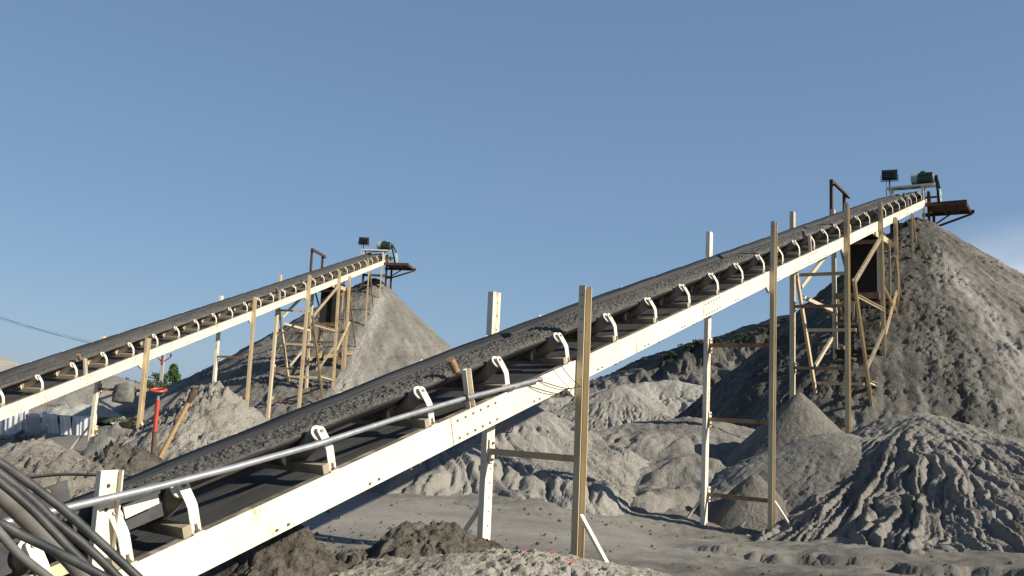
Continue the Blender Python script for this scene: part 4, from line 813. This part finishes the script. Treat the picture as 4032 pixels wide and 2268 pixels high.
HO = [([(-260, 1640, 3.2), (0, 1822, 3.3), (98, 1890, 3.32), (274, 2027, 3.36), (537, 2268, 3.4), (760, 2480, 3.45)], 0.0175, RUBBER, 'uppermost black hose of the bundle at lower left'),
      ([(-240, 1690, 3.1), (0, 1866, 3.15), (120, 1960, 3.2), (220, 2055, 3.24), (350, 2160, 3.28), (480, 2290, 3.3), (620, 2450, 3.3)], 0.0165, RUBBER, 'second black hose from the top of the lower left bundle'),
      ([(-240, 1710, 3.0), (0, 1898, 3.02), (130, 2010, 3.06), (255, 2140, 3.1), (390, 2275, 3.14), (520, 2420, 3.2)], 0.0150, RUBBER, 'black hose lying over the thick grey hose'),
      ([(-220, 1760, 3.25), (0, 1945, 3.28), (80, 2020, 3.32), (170, 2105, 3.36), (265, 2190, 3.4), (345, 2285, 3.42), (450, 2420, 3.45)], 0.034, HOSEGREY, 'thickest hose of the bundle, dusty grey'),
      ([(-240, 1960, 2.8), (0, 2060, 2.84), (80, 2105, 2.86), (196, 2160, 2.88), (350, 2240, 2.9), (440, 2290, 2.92), (600, 2390, 2.95)], 0.0150, RUBBER, 'shallow sloping black hose in front of the bundle'),
      ([(-220, 1940, 2.7), (-60, 2040, 2.72), (0, 2100, 2.74), (78, 2185, 2.76), (190, 2275, 2.78), (330, 2400, 2.8)], 0.0140, HOSEGREY, 'lowest thin grey hose crossing the bottom left corner')]
for pts, r, mt, lab in HO:
    m = MB(); m.tube(spl([at(*q) for q in pts]), r, 14); tag(m.build('hose', mt), lab, 'hose', 'hose bundle at lower left')
m = MB(); m.tube(spl([at(20, 1895, 8.5), at(98, 1883, 8.4), at(235, 1868, 8.3), at(376, 1870, 8.2), at(520, 1873, 8.2)]), 0.016, 7); tag(m.build('bent_rod', HOSEGREY), 'thin grey rod lying level behind the tail stub post', 'rod')
wp = onplane(F1, [(2120, 1498), (2190, 1520), (2240, 1530), (2285, 1522)], -0.10); m = MB(); m.tube(spl(wp), 0.005, 6); wq = onplane(F1, [(2118, 1500), (2160, 1522), (2220, 1534), (2285, 1520)], -0.10); m.tube(spl(wq), 0.004, 6)
m.tube(spl(onplane(F1, [(2210, 1440), (2232, 1470), (2265, 1505), (2285, 1522)], -0.08)), 0.004, 6); tag(m.build('loose_cable', DARK), 'thin loose cables strung from the pipe end to the near post', 'cable')
m = MB(); c0 = onplane(F1, [(1978, 1680)], 0.3)[0]
for k in range(3): m.tube([c0+V(0.03*k, 0, 0)+0.055*(math.cos(a)*V(1, 0, 0)*0.8+math.sin(a)*V(0, 0.2, 1)) for a in np.linspace(0, 6.3, 20)], 0.005, 5)
m.tube([c0+V(0, 0, 0.05), onplane(F1, [(1978, 1610)], 0.3)[0]], 0.004, 5)
tag(m.build('cable_coil', DARK), 'small dark coil of wire hanging under the foreground stringer', 'cable')
# shovels
a = at(622, 1815, 12.2); b = at(745, 1580, 12.35); d = (b-a)/np.linalg.norm(b-a); sv = thing('shovel', at(600, 1855, 12.1), 'wooden-handled shovel standing tilted in the dark heap', 'shovel', 'shovels')
m = MB(); m.tube([a, b], 0.032, 12); m.build('shaft', WOOD, sv)
m = MB(); m.tube([b-d*0.02, b+d*0.03, b+d*0.12, b+d*0.19], [0.036, 0.042, 0.060, 0.045], 12); m.build('grip', BURNT, sv)
m = MB(); m.tube([a+d*0.06, a-d*0.10], [0.037, 0.030], 12); e = np.cross(d, V(0, 1, 0)); e /= np.linalg.norm(e)
for i, (u0, u1) in enumerate([(-1, 0), (0, 1)]):
    m.prism([(0, 0), (0.12*u0 if u0 else 0.12*u1, 0.02), (0.12*u0 if u0 else 0.12*u1, 0.026), (0, 0.006)], a-d*0.09, a-d*0.36, e, np.cross(e, d))
m.build('blade', BURNT, sv)
a = at(602, 1770, 12.0); b = at(622, 1575, 12.05); d = (b-a)/np.linalg.norm(b-a); sv = thing('shovel', at(600, 1850, 12.0), 'red steel shovel with an oval ring handle standing upright', 'shovel', 'shovels')
m = MB(); m.tube([a+d*0.25, b], 0.030, 12); m.build('shaft', REDP, sv)
m = MB(); m.tube([a-d*0.15, a+d*0.25], [0.024, 0.031], 12); m.prism([(-0.11, 0), (0.11, 0), (0.11, 0.006), (-0.11, 0.006)], a-d*0.12, a-d*0.34, V(1, 0, 0), V(0, 1, 0)); m.build('blade', BURNT, sv)
m = MB(); c0 = at(623, 1536, 12.05); R = 0.105
ring = [c0+V(R*math.cos(t_), 0.10*math.sin(t_), 0.02*math.sin(t_)) for t_ in np.linspace(0, 2*math.pi, 25)]; m.tube(ring, 0.017, 8); m.build('ring_handle', REDP, sv)
m = MB(); m.tube([b, b+d*0.05, at(640, 1556, 12.05), c0+V(0.10, 0, 0)], 0.010, 6); m.tube([b, b+V(0, 0, 0.06)], 0.02, 8); m.build('handle_rod', GALV, sv)
# sack and rag on the first rear trestle's rungs, black box beyond
sh_, z_ = F2.pix(490, 1535, WID/2)
q = F2.hz(4.9, 0.42, z_); sk = MB()
U, Tt = np.meshgrid(np.linspace(0, 2*math.pi, 33), np.linspace(0, 1, 18)); rad = 0.23*(0.9+0.25*np.sin(Tt*2.6))*np.where(Tt > 0.92, 0.55, 1)*(1+0.12*gn(U*2, Tt*4, 5)); 
X = q[0]+rad*np.cos(U)*1.05; Y = q[1]+rad*np.sin(U)*0.5; Z = q[2]+0.16-Tt*0.50+0.05*np.cos(U)*(1-Tt)
X[:, -1] = X[:, 0]; Y[:, -1] = Y[:, 0]; Z[:, -1] = Z[:, 0]
X[-1] = q[0]; Y[-1] = q[1]; 
tag(grid_obj('hanging_sack', X, Y, Z, CLOTH), 'grey cloth sack slung over the upper rung of the first rear trestle', 'sack')
sh_, z_ = F2.pix(460, 1703, WID/2); q = F2.hz(4.85, 0.40, z_+0.035)
U, Vv = np.meshgrid(np.linspace(-1, 1, 60), np.linspace(-1, 1, 24)); Z = q[2]+0.12*np.exp(-((U+0.3)/0.25)**2)*(1-Vv**2)+0.05*(1-Vv**2)*(1-U**2)+0.03*fbm(U*4, Vv*4, 3, 6)+0.02-0.2*sst(0.5, 1, np.abs(Vv))
tag(grid_obj('rag', q[0]+U*0.42, q[1]+Vv*0.13, Z, CLOTH), 'brown rag draped along the lower rung of the first rear trestle', 'rag')
q = at(495, 1690, 27); m = MB(); m.box(q, V(0.16, 0, 0), V(0, 0.18, 0), V(0, 0, 0.22)); m.box(q+V(0.42, 0.1, -0.02), V(0.22, 0, 0), V(0, 0.14, 0), V(0, 0, 0.16)); m.tube([q+V(0.1, 0, 0.22), q+V(0.2, 0, 0.33), q+V(0.5, 0.05, 0.28)], 0.05, 8); tag(m.build('pump_box', DARK), 'dark boxy pump on the ground right of the first rear near post', 'pump')
# red scraps on the pale heap
for i, (x, y) in enumerate([(2070, 2168), (2175, 2180), (2235, 2205), (2252, 2216), (2090, 2250), (1446, 2222)]):
    q = at(x, y, 7.3); dxy = 0
    for it in range(40):
        P_ = at(x, y, 6.2+it*0.06)
        gh = max(float(ground(P_[0], P_[1])), 0.42-0.34*max(0, math.hypot((P_[0]-0.1)/1.3, P_[1]-7.5)-0.25))
        if P_[2] < gh+0.05: q = P_; break
    m = MB(); m.bar(q-V(0.018, 0, -0.004-0.01*(i%2)), q+V(0.018, 0.01, 0.012-0.01*(i%3)), V(0, 0, 1), V(0, 1, 0), 0.009, 0.006); tag(m.build('red_scrap', simple('red_plastic', (0.55, 0.03, 0.08), (0.45, 0.03, 0.07), 9, 0.5) if i == 0 else bpy.data.materials['red_plastic']), 'tiny scrap of red plastic lying on the pale crumbly ground in front', 'litter', 'red scraps')
# loose clods on the silt floor
m = MB(); g = np.random.default_rng(12)
for i in range(1000):
    if i < 500: x = g.normal(-1.6, 1.3); y = g.normal(10.2, 1.0)
    elif i < 800: x = g.uniform(-4, 6); y = g.uniform(7, 12.5)
    else: x = g.normal(1.2, 2.5); y = g.normal(14.2, 0.35)
    r = 0.007+0.03*g.random()**4; z = float(ground(x, y))+r*0.3
    k = [V(x, y, z)+V(math.cos(a)*r*g.uniform(.7, 1.2), math.sin(a)*r*g.uniform(.7, 1.2), g.uniform(-.4, .3)*r) for a in np.linspace(0, 6.28, 6)[:-1]]
    m.add(k+[V(x+g.normal()*r*.3, y, z+r*g.uniform(.6, 1.1))], [(j, (j+1) % 5, 5) for j in range(5)])
o = m.build('loose_clods', SOIL, smooth=False); tag(o, 'small clods strewn over the silt floor', 'clods', None, 'stuff')
